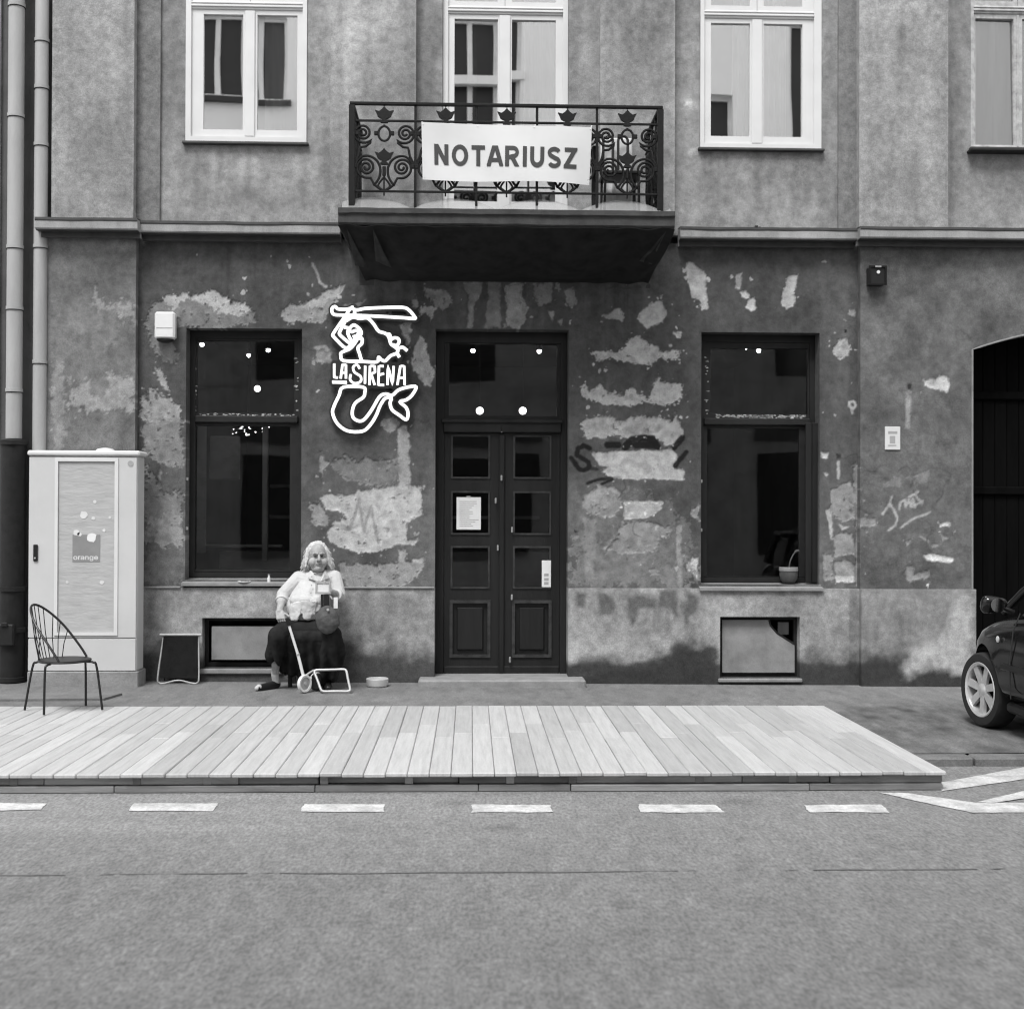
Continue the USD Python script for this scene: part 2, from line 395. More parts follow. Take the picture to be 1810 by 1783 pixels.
# (points, tone, cover, raggedness in pixels)
PEEL = [
    (Z4((600, 130), (640, 90), (700, 60), (760, 75), (850, 40), (960, 70), (1060, 120), (1070, 170), (960, 185), (800, 185), (735, 190), (725, 260), (740, 330), (690, 330), (620, 260)), .165, .9, 9),
    (Z4((680, 55), (705, 40), (735, 60), (760, 50), (790, 60), (830, 55), (845, 35), (880, 25), (915, 50), (950, 60), (960, 90), (1010, 90), (1040, 110), (1010, 135), (930, 130), (880, 110), (840, 80), (800, 75), (750, 75), (715, 105), (690, 80)), .36, .9, 7),
    (Z4((1160, 125), (1190, 95), (1270, 80), (1310, 50), (1350, 35), (1400, 30), (1430, 0), (1425, 40), (1400, 60), (1385, 100), (1360, 140), (1330, 165), (1260, 160), (1190, 165)), .24, .95, 7),
    (Z4((1230, 90), (1290, 70), (1330, 40), (1390, 20), (1420, 0), (1400, 50), (1350, 90), (1290, 110)), .36, .8, 6),
    (Z4((580, 520), (605, 440), (650, 440), (690, 470), (740, 510), (760, 540), (740, 570), (650, 580), (600, 580)), .30, .8, 10),
    (Z4((580, 600), (640, 570), (755, 560), (760, 760), (650, 740), (600, 700)), .20, .8, 10),
    (Z4((600, 760), (680, 860), (755, 870), (760, 1080), (690, 1090), (600, 1060)), .19, .8, 12),
    (Z4((600, 1000), (660, 960), (700, 940), (760, 960), (755, 1090), (650, 1080)), .25, .8, 9),
    (Z4((590, 1110), (680, 1130), (755, 1120), (755, 1240), (600, 1240)), .15, .7, 12),
    (Z4((640, 350), (660, 360), (690, 400), (700, 450), (670, 430)), .30, .8, 5),
    (Z4((655, 690), (665, 690), (672, 780), (662, 815), (652, 800), (668, 760)), .17, .8, 2),
    (Z4((1305, 280), (1370, 275), (1375, 325), (1320, 325)), .24, .6, 6),
    # between the left window and the door
    (Z5((300, 910), (350, 900), (440, 905), (470, 885), (530, 878), (640, 862), (730, 865), (740, 990), (690, 1005), (672, 1030), (672, 1093), (722, 1093), (700, 1112), (640, 1112), (560, 1140), (470, 1155), (400, 1130), (342, 1100), (330, 1060), (360, 1020), (420, 1000), (400, 975), (330, 965)), .365, .97, 4),
    (Z5((255, 940), (300, 935), (340, 1000), (330, 1035), (290, 1035), (260, 1000)), .24, .8, 6),
    (Z5((380, 1195), (560, 1200), (680, 1180), (735, 1165), (745, 1185), (720, 1250), (640, 1292), (420, 1300), (390, 1250)), .25, .9, 5),
    (Z5((690, 1170), (745, 1170), (735, 1195), (700, 1190)), .42, .8, 2),
    (Z5((635, 1130), (670, 1130), (665, 1190), (640, 1190)), .33, .8, 4),
    (Z5((632, 620), (665, 600), (680, 640), (688, 860), (640, 865)), .29, .9, 3),
    (Z5((565, 590), (610, 570), (640, 600), (600, 640), (575, 625)), .25, .8, 4),
    (Z5((340, 760), (400, 740), (470, 760), (520, 740), (600, 760), (640, 790), (630, 860), (520, 870), (420, 840), (360, 800)), .155, .8, 9),
    (Z5((580, 760), (640, 740), (650, 800), (600, 790)), .22, .7, 6),
    (Z5((295, 715), (310, 720), (320, 760), (345, 765), (315, 800), (308, 830), (300, 780)), .20, .8, 3),
    (Z5((690, 325), (712, 260), (735, 223), (752, 250), (765, 330), (788, 385), (772, 445), (745, 440), (725, 390), (695, 370)), .34, .95, 4),
    (Z5((640, 185), (665, 168), (700, 172), (690, 225), (680, 270), (660, 230)), .28, .85, 4),
    (Z5((690, 80), (715, 60), (725, 95), (705, 110)), .26, .9, 4),
    (Z5((730, 110), (800, 95), (790, 135), (775, 165), (760, 130), (735, 140)), .33, .9, 5),
    (Z5((750, 20), (845, 40), (862, 85), (830, 125), (790, 92), (755, 60)), .22, .9, 6),
    (Z5((400, 100), (500, 70), (490, 85), (420, 110)), .24, .7, 4),
    # streaks of old paint above the door
    (Z5((912, 0), (995, 0), (978, 60), (958, 100), (955, 192), (930, 192), (936, 70)), .21, .9, 3),
    (Z5((1015, 0), (1072, 0), (1065, 80), (1078, 192), (1000, 192), (1018, 90)), .185, .9, 3),
    (Z5((1095, 0), (1165, 0), (1168, 60), (1184, 110), (1160, 192), (1088, 192), (1105, 110), (1085, 60)), .27, .9, 5),
    (Z5((1210, 0), (1295, 0), (1285, 85), (1240, 100), (1215, 70)), .20, .85, 5),
    (Z5((1350, 30), (1385, 25), (1390, 80), (1370, 105), (1352, 80)), .22, .9, 4),
    (Z5((1275, 120), (1300, 120), (1292, 160)), .33, .9, 2), (Z5((1310, 160), (1335, 150), (1330, 180)), .24, .8, 2),
    # between the door and the right window
    (Z6((195, 138), (240, 120), (270, 108), (300, 140), (285, 165), (230, 155)), .29, .95, 4),
    (Z6((348, 150), (380, 110), (420, 85), (458, 75), (482, 130), (460, 165), (430, 175), (400, 197), (375, 175)), .33, .97, 3),
    (Z3((90, 1360), (112, 1330), (150, 1360), (192, 1385), (198, 1480), (203, 1570), (168, 1572), (160, 1520), (120, 1510), (108, 1440)), .36, .97, 3),
    (Z3((345, 1462), (350, 1395), (378, 1385), (380, 1420), (370, 1465)), .26, .95, 3),
    (Z3((368, 1480), (400, 1476), (418, 1500), (410, 1514), (378, 1508)), .45, .97, 2),
    (Z3((395, 1555), (415, 1515), (440, 1510), (447, 1570), (425, 1585)), .42, .97, 2),
    (Z3((580, 1550), (590, 1480), (610, 1395), (662, 1400), (650, 1460), (635, 1490), (655, 1510), (640, 1555), (600, 1572)), .36, .97, 3),
    (Z3((20, 1680), (60, 1690), (65, 1715), (40, 1705)), .4, .9, 3),
    (Z3((920, 1570), (955, 1565), (950, 1610), (925, 1600)), .28, .9, 3), (Z3((850, 1760), (880, 1720), (920, 1740), (925, 1781), (845, 1781)), .33, .9, 4),
    (Z6((155, 290), (220, 285), (270, 300), (305, 268), (300, 255), (330, 235), (362, 232), (395, 262), (440, 265), (455, 300), (490, 290), (535, 285), (530, 330), (480, 335), (440, 320), (400, 345), (340, 345), (290, 330), (250, 320), (180, 332)), .34, .96, 6),
    (Z6((112, 435), (140, 430), (155, 470), (200, 428), (230, 465), (290, 480), (330, 455), (400, 490), (420, 440), (450, 390), (465, 425), (548, 428), (545, 490), (500, 510), (450, 520), (390, 500), (320, 525), (270, 522), (180, 515), (120, 480)), .345, .96, 6),
    (Z6((120, 610), (130, 585), (160, 570), (250, 575), (300, 592), (330, 570), (440, 565), (480, 590), (500, 590), (520, 555), (552, 640), (520, 690), (480, 690), (420, 650), (380, 665), (330, 675), (250, 645), (200, 665), (130, 660)), .32, .95, 6),
    (Z6((300, 620), (340, 600), (430, 600), (470, 620), (440, 640), (360, 650)), .2, .6, 5),
    (Z6((160, 725), (270, 715), (510, 708), (530, 760), (510, 790), (555, 795), (550, 838), (235, 832), (205, 800), (230, 780), (190, 775)), .36, .98, 3),
    (Z6((120, 955), (130, 900), (190, 863), (260, 872), (288, 930), (262, 990), (200, 995), (150, 975)), .28, .92, 4),
    (Z6((270, 1035), (340, 1010), (420, 1020), (495, 1040), (480, 1085), (450, 1080), (440, 1130), (330, 1155), (225, 1135), (270, 1085)), .28, .9, 7),
    (Z6((295, 925), (462, 928), (458, 962), (420, 985), (400, 1000), (297, 1008)), .52, .97, 3),
    (Z6((400, 1217), (440, 1213), (446, 1240), (408, 1242)), .42, .95, 3),
    (Z6((565, 1190), (590, 1168), (612, 1170), (610, 1262), (590, 1240), (572, 1225)), .48, .97, 3),
    (Z6((90, 940), (300, 900), (500, 930), (590, 1060), (600, 1290), (70, 1290)), .15, .5, 34), (Z6((70, 1120), (300, 1080), (480, 1150), (600, 1200), (610, 1295), (70, 1295)), .19, .5, 30),
    (Z6((580, 960), (618, 950), (615, 1010), (590, 1005)), .25, .8, 5),
    (Z6((520, 1040), (540, 1030), (545, 1290), (525, 1290)), .25, .7, 3), (Z6((120, 1000), (180, 1010), (170, 1260), (130, 1260)), .22, .6, 6),
    # strip right of the right window
    (Z7((145, 115), (165, 85), (195, 80), (208, 105), (205, 140), (165, 150)), .33, .95, 4),
    (Z7((105, 483), (130, 483), (125, 505), (108, 505)), .45, .95, 2), (Z7((110, 555), (128, 560), (125, 575)), .4, .9, 2),
    (Z7((160, 518), (172, 516), (172, 580), (162, 582)), .36, .95, 1.5), (Z7((158, 490), (175, 490), (174, 508), (160, 508)), .02, .95, 1.5),
    (Z7((215, 540), (235, 520), (240, 960), (225, 960), (230, 700)), .24, .8, 4),
    (Z7((135, 625), (205, 585), (230, 640), (225, 720), (180, 735), (145, 710)), .25, .95, 4),
    (Z7((120, 690), (140, 685), (148, 780), (140, 800), (132, 750)), .38, .9, 2), (Z7((165, 738), (205, 752), (180, 762)), .38, .9, 2),
    (Z7((145, 790), (175, 772), (215, 775), (228, 850), (150, 855)), .27, .95, 4),
    (Z7((150, 880), (190, 865), (222, 885), (228, 945), (160, 950)), .27, .95, 3), (Z7((150, 925), (225, 930), (222, 950), (160, 950)), .48, .95, 2),
    (Z7((110, 850), (140, 850), (145, 945), (115, 945)), .25, .8, 4),
    # right pilaster
    (Z7((470, 230), (500, 220), (515, 225), (530, 207), (555, 215), (567, 240), (555, 270), (525, 262), (480, 247)), .47, .97, 3),
    (Z7((406, 268), (425, 266), (424, 340), (420, 400), (406, 400)), .27, .9, 1.5), (Z7((412, 240), (428, 242), (426, 262), (412, 262)), .02, .95, 1.5),
    (Z7((260, 570), (330, 550), (420, 580), (500, 545), (600, 600), (625, 700), (620, 900), (500, 880), (400, 900), (300, 880), (255, 800)), .115, .75, 14),
    (Z7((330, 590), (400, 570), (380, 610), (335, 610)), .18, .7, 6), (Z7((410, 575), (490, 545), (500, 580), (430, 600)), .19, .7, 6),
    (Z7((245, 720), (300, 722), (300, 748), (245, 752)), .26, .9, 3),
    (Z7((470, 852), (500, 848), (580, 864), (578, 879), (482, 874)), .62, .97, 2), (Z7((525, 738), (560, 733), (562, 750), (530, 750)), .5, .95, 3),
    (Z7((530, 775), (560, 790), (540, 800)), .3, .8, 3), (Z7((405, 893), (432, 893), (436, 925), (490, 905), (490, 925), (440, 950), (410, 945)), .25, .85, 4),
    (Z7((500, 815), (525, 812), (520, 825), (502, 825)), .26, .8, 3), (Z7((405, 805), (425, 795), (425, 812), (410, 820)), .26, .8, 3),
    # left pilaster
    (Z4((380, 30), (470, 90), (550, 80), (560, 200), (540, 140), (470, 130), (400, 100)), .30, .6, 14),
    (Z4((320, 90), (480, 110), (500, 210), (400, 300), (330, 200)), .17, .7, 16), (Z4((280, 450), (360, 400), (480, 380), (550, 400), (550, 520), (420, 530), (300, 520)), .30, .65, 14),
    (Z4((370, 390), (430, 370), (460, 430), (420, 480), (380, 460)), .14, .8, 8), (Z4((220, 300), (260, 320), (270, 680), (230, 690), (215, 500)), .28, .5, 10),
]
STROKES = [  # (points, half width in pixels, tone, cover)
    (Z6((150, 705), (125, 692), (100, 705), (96, 735), (120, 750), (146, 762), (150, 785), (125, 798), (102, 790), (70, 745)), 4.4, .006, .98),
    (Z6((225, 690), (272, 690)), 6, .006, .97), (Z6((300, 700), (335, 665), (380, 660), (420, 670), (438, 695)), 6.5, .006, .97), (Z6((345, 690), (425, 692)), 6, .006, .97),
    (Z6((510, 700), (545, 660)), 5.5, .006, .97), (Z6((515, 778), (560, 722)), 4.5, .006, .97), (Z6((140, 852), (190, 838), (240, 832)), 2.8, .008, .95), (Z6((205, 855), (250, 836)), 2.6, .008, .95),
    (Z6((160, 790), (182, 792)), 3, .02, .9),
    (Z5((395, 1030), (430, 1050), (455, 980), (468, 925), (490, 1060), (505, 1000), (520, 950), (535, 1040), (550, 1105)), 2.6, .20, .85), (Z5((360, 1030), (420, 1052), (455, 1040)), 2.6, .22, .8),
    (Z5((545, 945), (555, 960)), 3, .25, .8), (Z5((575, 1045), (600, 1045), (590, 1060)), 1.5, .15, .7),
    (Z7((325, 705), (350, 670), (358, 645)), 1.8, .36, .95), (Z7((352, 668), (378, 720), (370, 745), (345, 765)), 1.8, .36, .95),
    (Z7((385, 690), (388, 665), (404, 655), (406, 680), (418, 655), (425, 680), (432, 650), (440, 682)), 2.0, .34, .9), (Z7((420, 645), (452, 625)), 1.8, .38, .9), (Z7((442, 640), (465, 670)), 1.8, .36, .9), (Z7((430, 680), (468, 660)), 1.6, .34, .9),
    (Z7((390, 755), (430, 725), (495, 700)), 2.0, .33, .9), (Z7((458, 785), (490, 805)), 1.6, .26, .8), (Z7((280, 810), (350, 785), (420, 780)), 1.2, .16, .6),
    (Z7((205, 305), (222, 302), (228, 318), (218, 328), (205, 320), (205, 308)), 2.2, .36, .9), (Z7((212, 328), (216, 345)), 2.0, .36, .9),
    (Z4((1305, 270), (1350, 265), (1372, 290), (1350, 325), (1310, 320)), 2.6, .25, .6),
    (zz([(1610, 1360), (1640, 1420), (1650, 1460)], 0, 0, 2.919), 2.0, .26, .9), (zz([(1650, 1455), (1680, 1480)], 0, 0, 2.919), 2.4, .3, .9),
    (Z4((565, 470), (590, 440)), 1.8, .06, .7), (Z4((605, 455), (612, 480)), 4, .05, .8), (Z4((645, 465), (650, 478)), 3, .05, .8),
    (Z4((650, 770), (652, 820)), 2.6, .05, .7), (Z4((1328, 790), (1330, 818)), 2.6, .05, .7), (Z4((1322, 700), (1335, 712)), 3, .05, .7),
]
SPECKS = [(432, 490, 3.5, .33), (431, 515, 4.5, .33), (512, 471, 3, .3), (1218, 184, 6, .6), (1226, 270, 9, .33), (1495, 585, 3, .02), (1008, 570, 3, .3), (640, 545, 3, .3), (1115, 700, 3, .3),
          (1040, 720, 3, .3), (1185, 610, 3, .3), (1060, 655, 3, .3), (1200, 592, 5, .32), (1195, 1003, 3, .4), (1640, 1034, 3, .5), (690, 555, 4, .3), (760, 480, 3, .3), (1105, 500, 3, .28)]
_fr = np.random.default_rng(41)
for _p, _t, _c, _r in list(PEEL):
    if _t < .2 or _r < 3: continue
    _ring = Polygon(_p).buffer(0)
    _ring = max(getattr(_ring, 'geoms', [_ring]), key=lambda q: q.area).exterior
    for _ in range(int(_ring.length / 22)):
        _q = _ring.interpolate(_fr.uniform(0, _ring.length))
        SPECKS.append((_q.x + _fr.normal(0, 9), _q.y + _fr.normal(0, 9), abs(_fr.normal(0, 1.3)) + .5, _t * _fr.uniform(.7, 1.15)))
for _ in range(60):
    SPECKS.append((_fr.uniform(255, 1510), _fr.uniform(440, 1030), abs(_fr.normal(0, 1.1)) + .6, _fr.choice([.02, .2, .28, .34])))
CRACKS = []
for _ in range(22):
    _x0, _y0 = _fr.uniform(255, 1700), _fr.uniform(440, 1020)
    _a0, _pts = _fr.uniform(0, 2 * np.pi), []
    for _k in range(_fr.integers(6, 16)):
        _pts.append((_x0, _y0)); _a0 += _fr.normal(0, .55); _x0 += 8 * math.cos(_a0); _y0 += 8 * math.sin(_a0)
    CRACKS.append((_pts, .75, .03, .75))
STROKES += CRACKS
_shapes = [(Polygon(p).buffer(0), t, c, r) for p, t, c, r in PEEL] + [(LineString(p).buffer(w), t, c, 1.2) for p, w, t, c in STROKES]
def soft(px, py, cx, cy, rx, ry):
    return np.exp(-(((px - cx) / rx) ** 2 + ((py - cy) / ry) ** 2))
def put(tone, m, t):
    return tone + (t - tone) * np.clip(m, 0, 1)
RELIEF = [None]
def wear(tone, x, z, px, py, seed=0):
    rel = np.zeros(len(px))
    w1, w2 = fbm2(x, z, 14, seed + 11, 4) - .5, fbm2(x, z, 14, seed + 23, 4) - .5
    w3, w4 = fbm2(x, z, 45, seed + 31, 3) - .5, fbm2(x, z, 45, seed + 43, 3) - .5
    inner = fbm2(x, z, 16, seed + 57, 4)
    chips = fbm2(x, z, 30, seed + 63, 3)
    for poly, t, c, r in _shapes:
        x0, y0, x1, y1 = poly.bounds
        k = np.nonzero((px > x0 - 3 * r) & (px < x1 + 3 * r) & (py > y0 - 3 * r) & (py < y1 + 3 * r))[0]
        if not len(k):
            continue
        qx, qy = px[k] + (w1[k] * 2.6 + w3[k] * 2.2) * r, py[k] + (w2[k] * 2.6 + w4[k] * 2.2) * r
        m = sum(shapely.contains_xy(poly, qx + a, qy + b).astype(float) for a, b in ((0, 0), (1.2, .6), (-.6, 1.2), (-1.2, -.6), (.6, -1.2))) / 5
        tt = t * (0.66 + 0.72 * inner[k])
        hole = np.clip((chips[k] - .66) * 9, 0, .8) if r >= 4 else 0.0
        tone[k] = put(tone[k], m * c * (1 - hole), tt)
        if t > .15 and r >= 2 and c > .75:
            rel[k] = np.maximum(rel[k], m * (1 - hole))
    for cx, cy, r, t in SPECKS:
        k = np.nonzero((abs(px - cx) < 3 * r) & (abs(py - cy) < 3 * r))[0]
        if len(k):
            d = np.hypot(px[k] - cx + w1[k] * 8 + w3[k] * 3.2 * min(r, 4), (py[k] - cy + w2[k] * 8 + w4[k] * 3.2 * min(r, 4)) * (.75 + .5 * ((cx * 7.3) % 1)))
            tone[k] = put(tone[k], np.clip((r - d) / 1.5 + .5, 0, 1), t)
    RELIEF[0] = rel
    return tone

def tone_ground(x, z, Y):
    """the dark painted ground floor between the pilasters"""
    px, py = seen(x, Y, z)
    a, b = fbm2(x, z, 2.2, 1), fbm2(x, z, 7, 2)
    e = fbm2(x, z * .12, 8, 29, 4)
    t = 0.066 * np.clip(0.22 + 0.72 * a + 0.46 * b + .5 * (e - .2), .4, 2)
    t = put(t, .5 * np.clip((e - .6) * 6, 0, 1) * np.clip((a - .35) * 4, 0, 1), .13)
    e2 = fbm2(x, z * .05, 16, 33, 4)
    runs = np.exp(-((px - 1085) / 75) ** 2) + .8 * np.exp(-((px - 660) / 70) ** 2) + .6 * np.exp(-((px - 400) / 120) ** 2)
    t = t * np.clip(1 + 1.6 * (e2 - .5) * runs * np.clip((660 - py) / 120, 0, 1), .45, 1.8)
    strip = np.clip((px - 1450) / 40, 0, 1) * np.clip((1520 - px) / 40, 0, 1)
    t = put(t, 0.35 * strip, 0.14)
    low = np.clip((py - 720) / 220, 0, 1)
    t = put(t, 0.55 * low * np.clip((a - .3) * 2.5, 0, 1), 0.165)
    return wear(t, x, z, px, py)
def tone_pilaster(x, z, Y):
    px, py = seen(x, Y, z)
    a, b = fbm2(x, z, 2.6, 5, 5), fbm2(x, z, 8, 6)
    t = np.where(px < 700, 0.135, 0.110) * np.clip(0.02 + 1.25 * a + 0.7 * b, .35, 2)
    return wear(t, x, z, px, py, 3)
DRIPS = [([(60, 60), (280, 100), (265, 380), (60, 390)], .085, .85), ([(450, 90), (880, 100), (870, 290), (640, 260), (600, 450), (500, 580), (490, 400)], .085, .85),
         ([(955, 15), (1175, 25), (1205, 300), (1170, 500), (1100, 300), (930, 250)], .085, .85), ([(1310, 60), (1460, 90), (1480, 300), (1380, 400), (1330, 600), (1265, 350)], .085, .85),
         ([(-260, 80), (-120, 80), (-150, 300), (-240, 260)], .085, .85), ([(-380, 1350), (0, 1265), (200, 1165), (430, 1150), (520, 1090), (640, 1060), (850, 1020), (1000, 980), (1300, 880), (1760, 820), (1760, 1400), (-380, 1400)], .030, .85)]
def tone_plinth(x, z, Y):
    px, py = seen(x, Y, z)
    a, b, c = fbm2(x, z, 2.4, 8, 5), fbm2(x, z, 7, 9), fbm2(x, z * .35, 9, 10)
    t = np.where(px > 1500, .20, .265) * np.clip(-0.12 + 1.2 * a + 0.75 * b + .7 * (c - .35), .35, 1.7)
    t = put(t, np.clip((py - 1045) / 14, 0, 1) * np.clip((1120 - py + 90 * (c - .5)) / 40, 0, 1) * np.clip((c - .52) * 5, 0, .6) * ((px > 1000) & (px < 1240)), 0.10)
    edge = 1138 + 46 * (a - .5) * 2 + 26 * (b - .5) * 2 + np.where(px < 760, -6, 0)      # dried splash marks of the street
    t = put(t, 0.86 * np.clip((py - edge) / 34, 0, 1), 0.034 * (0.6 + .8 * b))
    t = put(t, 0.65 * np.clip((py - 1168 - 40 * (a - .5)) / 8, 0, 1) * (px > 1000), 0.028)
    for k, (pts, tt, cv) in enumerate(DRIPS):
        dp = Polygon(zz(pts, 1050, 1040, 8.105)).buffer(0)
        q1, q2 = fbm2(x, z, 11, 80 + k) - .5, fbm2(x, z, 11, 90 + k) - .5
        m = sum(shapely.contains_xy(dp, px + q1 * 16 + i, py + q2 * 20 + j).astype(float) for i in (-3, -1, 1, 3) for j in (-3, -1, 1, 3)) / 16
        t = put(t, cv * m, tt * (.75 + .5 * b))
    clean = Polygon(Z7((380, 1270), (440, 1200), (560, 1120), (590, 1000), (640, 985), (640, 1290), (560, 1275), (490, 1240), (410, 1300))).buffer(0)
    w1, w2 = fbm2(x, z, 9, 12) - .5, fbm2(x, z, 9, 13) - .5
    m = sum(shapely.contains_xy(clean, px + w1 * 34 + i, py + w2 * 34 + j).astype(float) for i in (-6, -2, 2, 6) for j in (-6, -2, 2, 6)) / 16
    t = put(t, 0.92 * m, 0.37 * (0.72 + .5 * b))
    return t
def tone_upper(x, z, Y):
    px, py = seen(x, Y, z)
    a, b, c = fbm2(x, z, 1.7, 15, 5), fbm2(x, z, 6, 16, 4), fbm2(x, z * .22, 5, 17, 4)
    d, e = fbm2(x, z, .8, 18, 3), fbm2(x, z * .10, 8, 19, 4)
    t = 0.235 * np.clip(-0.10 + 0.95 * a + 0.50 * b + 0.25 * c + .35 * d + .55 * (e - .42), .35, 1.9)
    t = put(t, .5 * np.clip((e - .55) * 6, 0, 1) * np.clip((b - .3) * 3, 0, 1), .33)
    t = put(t, .45 * np.clip((.42 - e) * 7, 0, 1), .14)
    t = put(t, 0.75 * soft(px + 40 * (a - .5), py, 622, 90, 26, 90) + .5 * soft(px, py, 640, 40, 60, 40), 0.42)          # pale run beside the balcony door
    t = put(t, 0.6 * np.clip((b - .42) * 4, 0, 1) * soft(px, py, 420, 300, 70, 40), 0.33)                        # rain streaks under the left window
    for cx in (378, 398, 428, 452, 520):
        t = put(t, 0.55 * soft(px + 14 * (c - .5), py, cx, 295, 7, 34), 0.36)
    t = put(t, 0.55 * soft(px, py, 496, 285, 26, 30), 0.15)
    t = put(t, np.clip((py - 352 - 30 * (a - .5)) / 22, 0, 1) * np.clip((b - .2) * 2.2, 0, 1) * .62, 0.315)         # splashed band above the cornice
    t = put(t, 0.5 * soft(px, py, 170, 300, 60, 60) * np.clip((b - .35) * 4, 0, 1), 0.13)
    t = put(t, 0.7 * soft(px, py, 107, 270, 9, 70), 0.31)
    t = put(t, 0.6 * soft(px + 30 * (b - .5), py, 1640, 140, 22, 120) * np.clip((b - .35) * 4, 0, 1), 0.36)
    t = put(t, 0.55 * soft(px, py + 40 * (b - .5), 1570, 14, 60, 14), 0.38)
    t = put(t, 0.55 * soft(px, py, 1750, 310, 70, 60), 0.14)
    t = put(t, 0.5 * soft(px, py, 1218, 184, 8, 14), 0.5)
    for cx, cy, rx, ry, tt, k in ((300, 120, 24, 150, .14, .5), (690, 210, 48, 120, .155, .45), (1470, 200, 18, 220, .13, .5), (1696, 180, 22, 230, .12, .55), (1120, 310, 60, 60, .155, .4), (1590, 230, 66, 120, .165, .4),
                                  (165, 90, 50, 110, .29, .35), (1030, 80, 24, 100, .33, .4), (1340, 330, 90, 34, .165, .35), (760, 150, 20, 160, .115, .6), (1218, 90, 16, 120, .30, .3), (560, 150, 16, 160, .30, .3)):  # the dark blob left of the balcony door paints the recess shade there
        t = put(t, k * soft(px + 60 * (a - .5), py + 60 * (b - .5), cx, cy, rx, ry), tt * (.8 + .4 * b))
    for e in (94, 236, 735, 1062, 1193, 1487, 1520, 1676):
        t = put(t, 0.40 * np.exp(-((px - e) / 2.6) ** 2) * np.clip(.4 + c, 0, 1), 0.36)
    for e in (247, 741, 600, 1500, 1682):  # dark bands beside the pilaster edges, recess shade painted into the tone
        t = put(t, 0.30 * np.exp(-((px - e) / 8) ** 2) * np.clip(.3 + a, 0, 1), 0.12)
    return wear(t, x, z, px, py, 6)
def tone_const(g, var=.3):
    return lambda x, z, Y: g * (1 - var / 2 + var * fbm2(x, z, 3, 21))

def panel(parent, name, x0, x1, z0, z1, Y, tone_fn, res=0.012, holes=(), side=0.12, reveal=0.3, bottom_of=None, label=None, rough=0.004, soft_edge=None):
    """a plastered surface with openings: fine grid in front, edges turned back, reveals in the openings. bottom_of(x): a curved lower edge."""
    def ticks(a, b, extra):
        n = max(2, int(math.ceil((b - a) / res)) + 1)
        t = np.concatenate([np.linspace(a, b, n), [e for e in extra if a < e < b]])
        t = np.unique(np.round(t, 5))
        keep = [t[0]]
        ex = set(np.round(list(extra) + [a, b], 5))
        for v in t[1:]:
            if v - keep[-1] < res * .35:
                if v in ex:
                    if keep[-1] in ex: keep.append(v)
                    else: keep[-1] = v
                continue
            keep.append(v)
        return np.array(keep)
    xs = ticks(x0, x1, [h[0] for h in holes] + [h[1] for h in holes])
    zs = ticks(z0, z1, [h[2] for h in holes] + [h[3] for h in holes])
    XX, ZZ = np.meshgrid(xs, zs)
    if bottom_of is not None:
        b = bottom_of(XX); ZZ = b + (ZZ - z0) / (z1 - z0) * (z1 - b)
    nz, nx = XX.shape
    yy = Y + rough * (fbm2(XX.ravel(), ZZ.ravel(), 5, 77, 4) - .5).reshape(XX.shape) * 2
    yy[0], yy[-1], yy[:, 0], yy[:, -1] = Y, Y, Y, Y
    V = np.stack([XX, yy, ZZ], -1).reshape(-1, 3)
    i = np.arange(nx * nz).reshape(nz, nx)
    cx, cz = (XX[:-1, :-1] + XX[1:, 1:]) / 2, (ZZ[:-1, :-1] + ZZ[1:, 1:]) / 2
    keep = np.ones(cx.shape, bool)
    for h in holes:
        keep &= ~((cx > h[0]) & (cx < h[1]) & (cz > h[2]) & (cz < h[3]))
    a, b, c, d = i[:-1, :-1][keep], i[:-1, 1:][keep], i[1:, 1:][keep], i[1:, :-1][keep]
    F = [np.stack([a, b, c], -1), np.stack([a, c, d], -1)]
    RELIEF[0] = None
    tone = tone_fn(V[:, 0], V[:, 2], Y)
    if RELIEF[0] is not None:
        V[:, 1] += .0085 * RELIEF[0]
    VV, TT, n = [V], [tone], len(V)
    def strip(ids, depth, mul=1.0, closed=False):
        nonlocal n
        p = V[ids]; q = p.copy(); q[:, 1] = Y + depth
        k = len(ids)
        VV.extend([p, q]); TT.extend([tone[ids] * mul, tone[ids] * mul])
        j = np.arange(k - 1)
        F.append(np.stack([n + j, n + k + j, n + k + j + 1], -1)); F.append(np.stack([n + j, n + k + j + 1, n + j + 1], -1))
        n += 2 * k
    if side:
        for ids, k in ((i[0], keep[0]), (i[-1], keep[-1]), (i[:, 0], keep[:, 0]), (i[:, -1], keep[:, -1])):
            cut = np.concatenate([[0], np.nonzero(np.diff(k.astype(int)))[0] + 1, [len(k)]])
            for a_, b_ in zip(cut[:-1], cut[1:]):
                if k[a_]:
                    strip(ids[a_:b_ + 1], side)
    for h in holes:
        ix = np.nonzero((xs >= h[0] - 1e-4) & (xs <= h[1] + 1e-4))[0]; iz = np.nonzero((zs >= h[2] - 1e-4) & (zs <= h[3] + 1e-4))[0]
        if h[2] > z0 + 1e-4: strip(i[iz[0], ix], reveal)
        if h[3] < z1 - 1e-4: strip(i[iz[-1], ix], reveal)
        if h[0] > x0 + 1e-4: strip(i[iz, ix[0]], reveal)
        if h[1] < x1 - 1e-4: strip(i[iz, ix[-1]], reveal)
    m = trimesh.Trimesh(np.vstack(VV), np.vstack(F), process=False)
    return part(parent, name, m, 'plaster', smooth=True, tone=np.concatenate(TT), label=label)

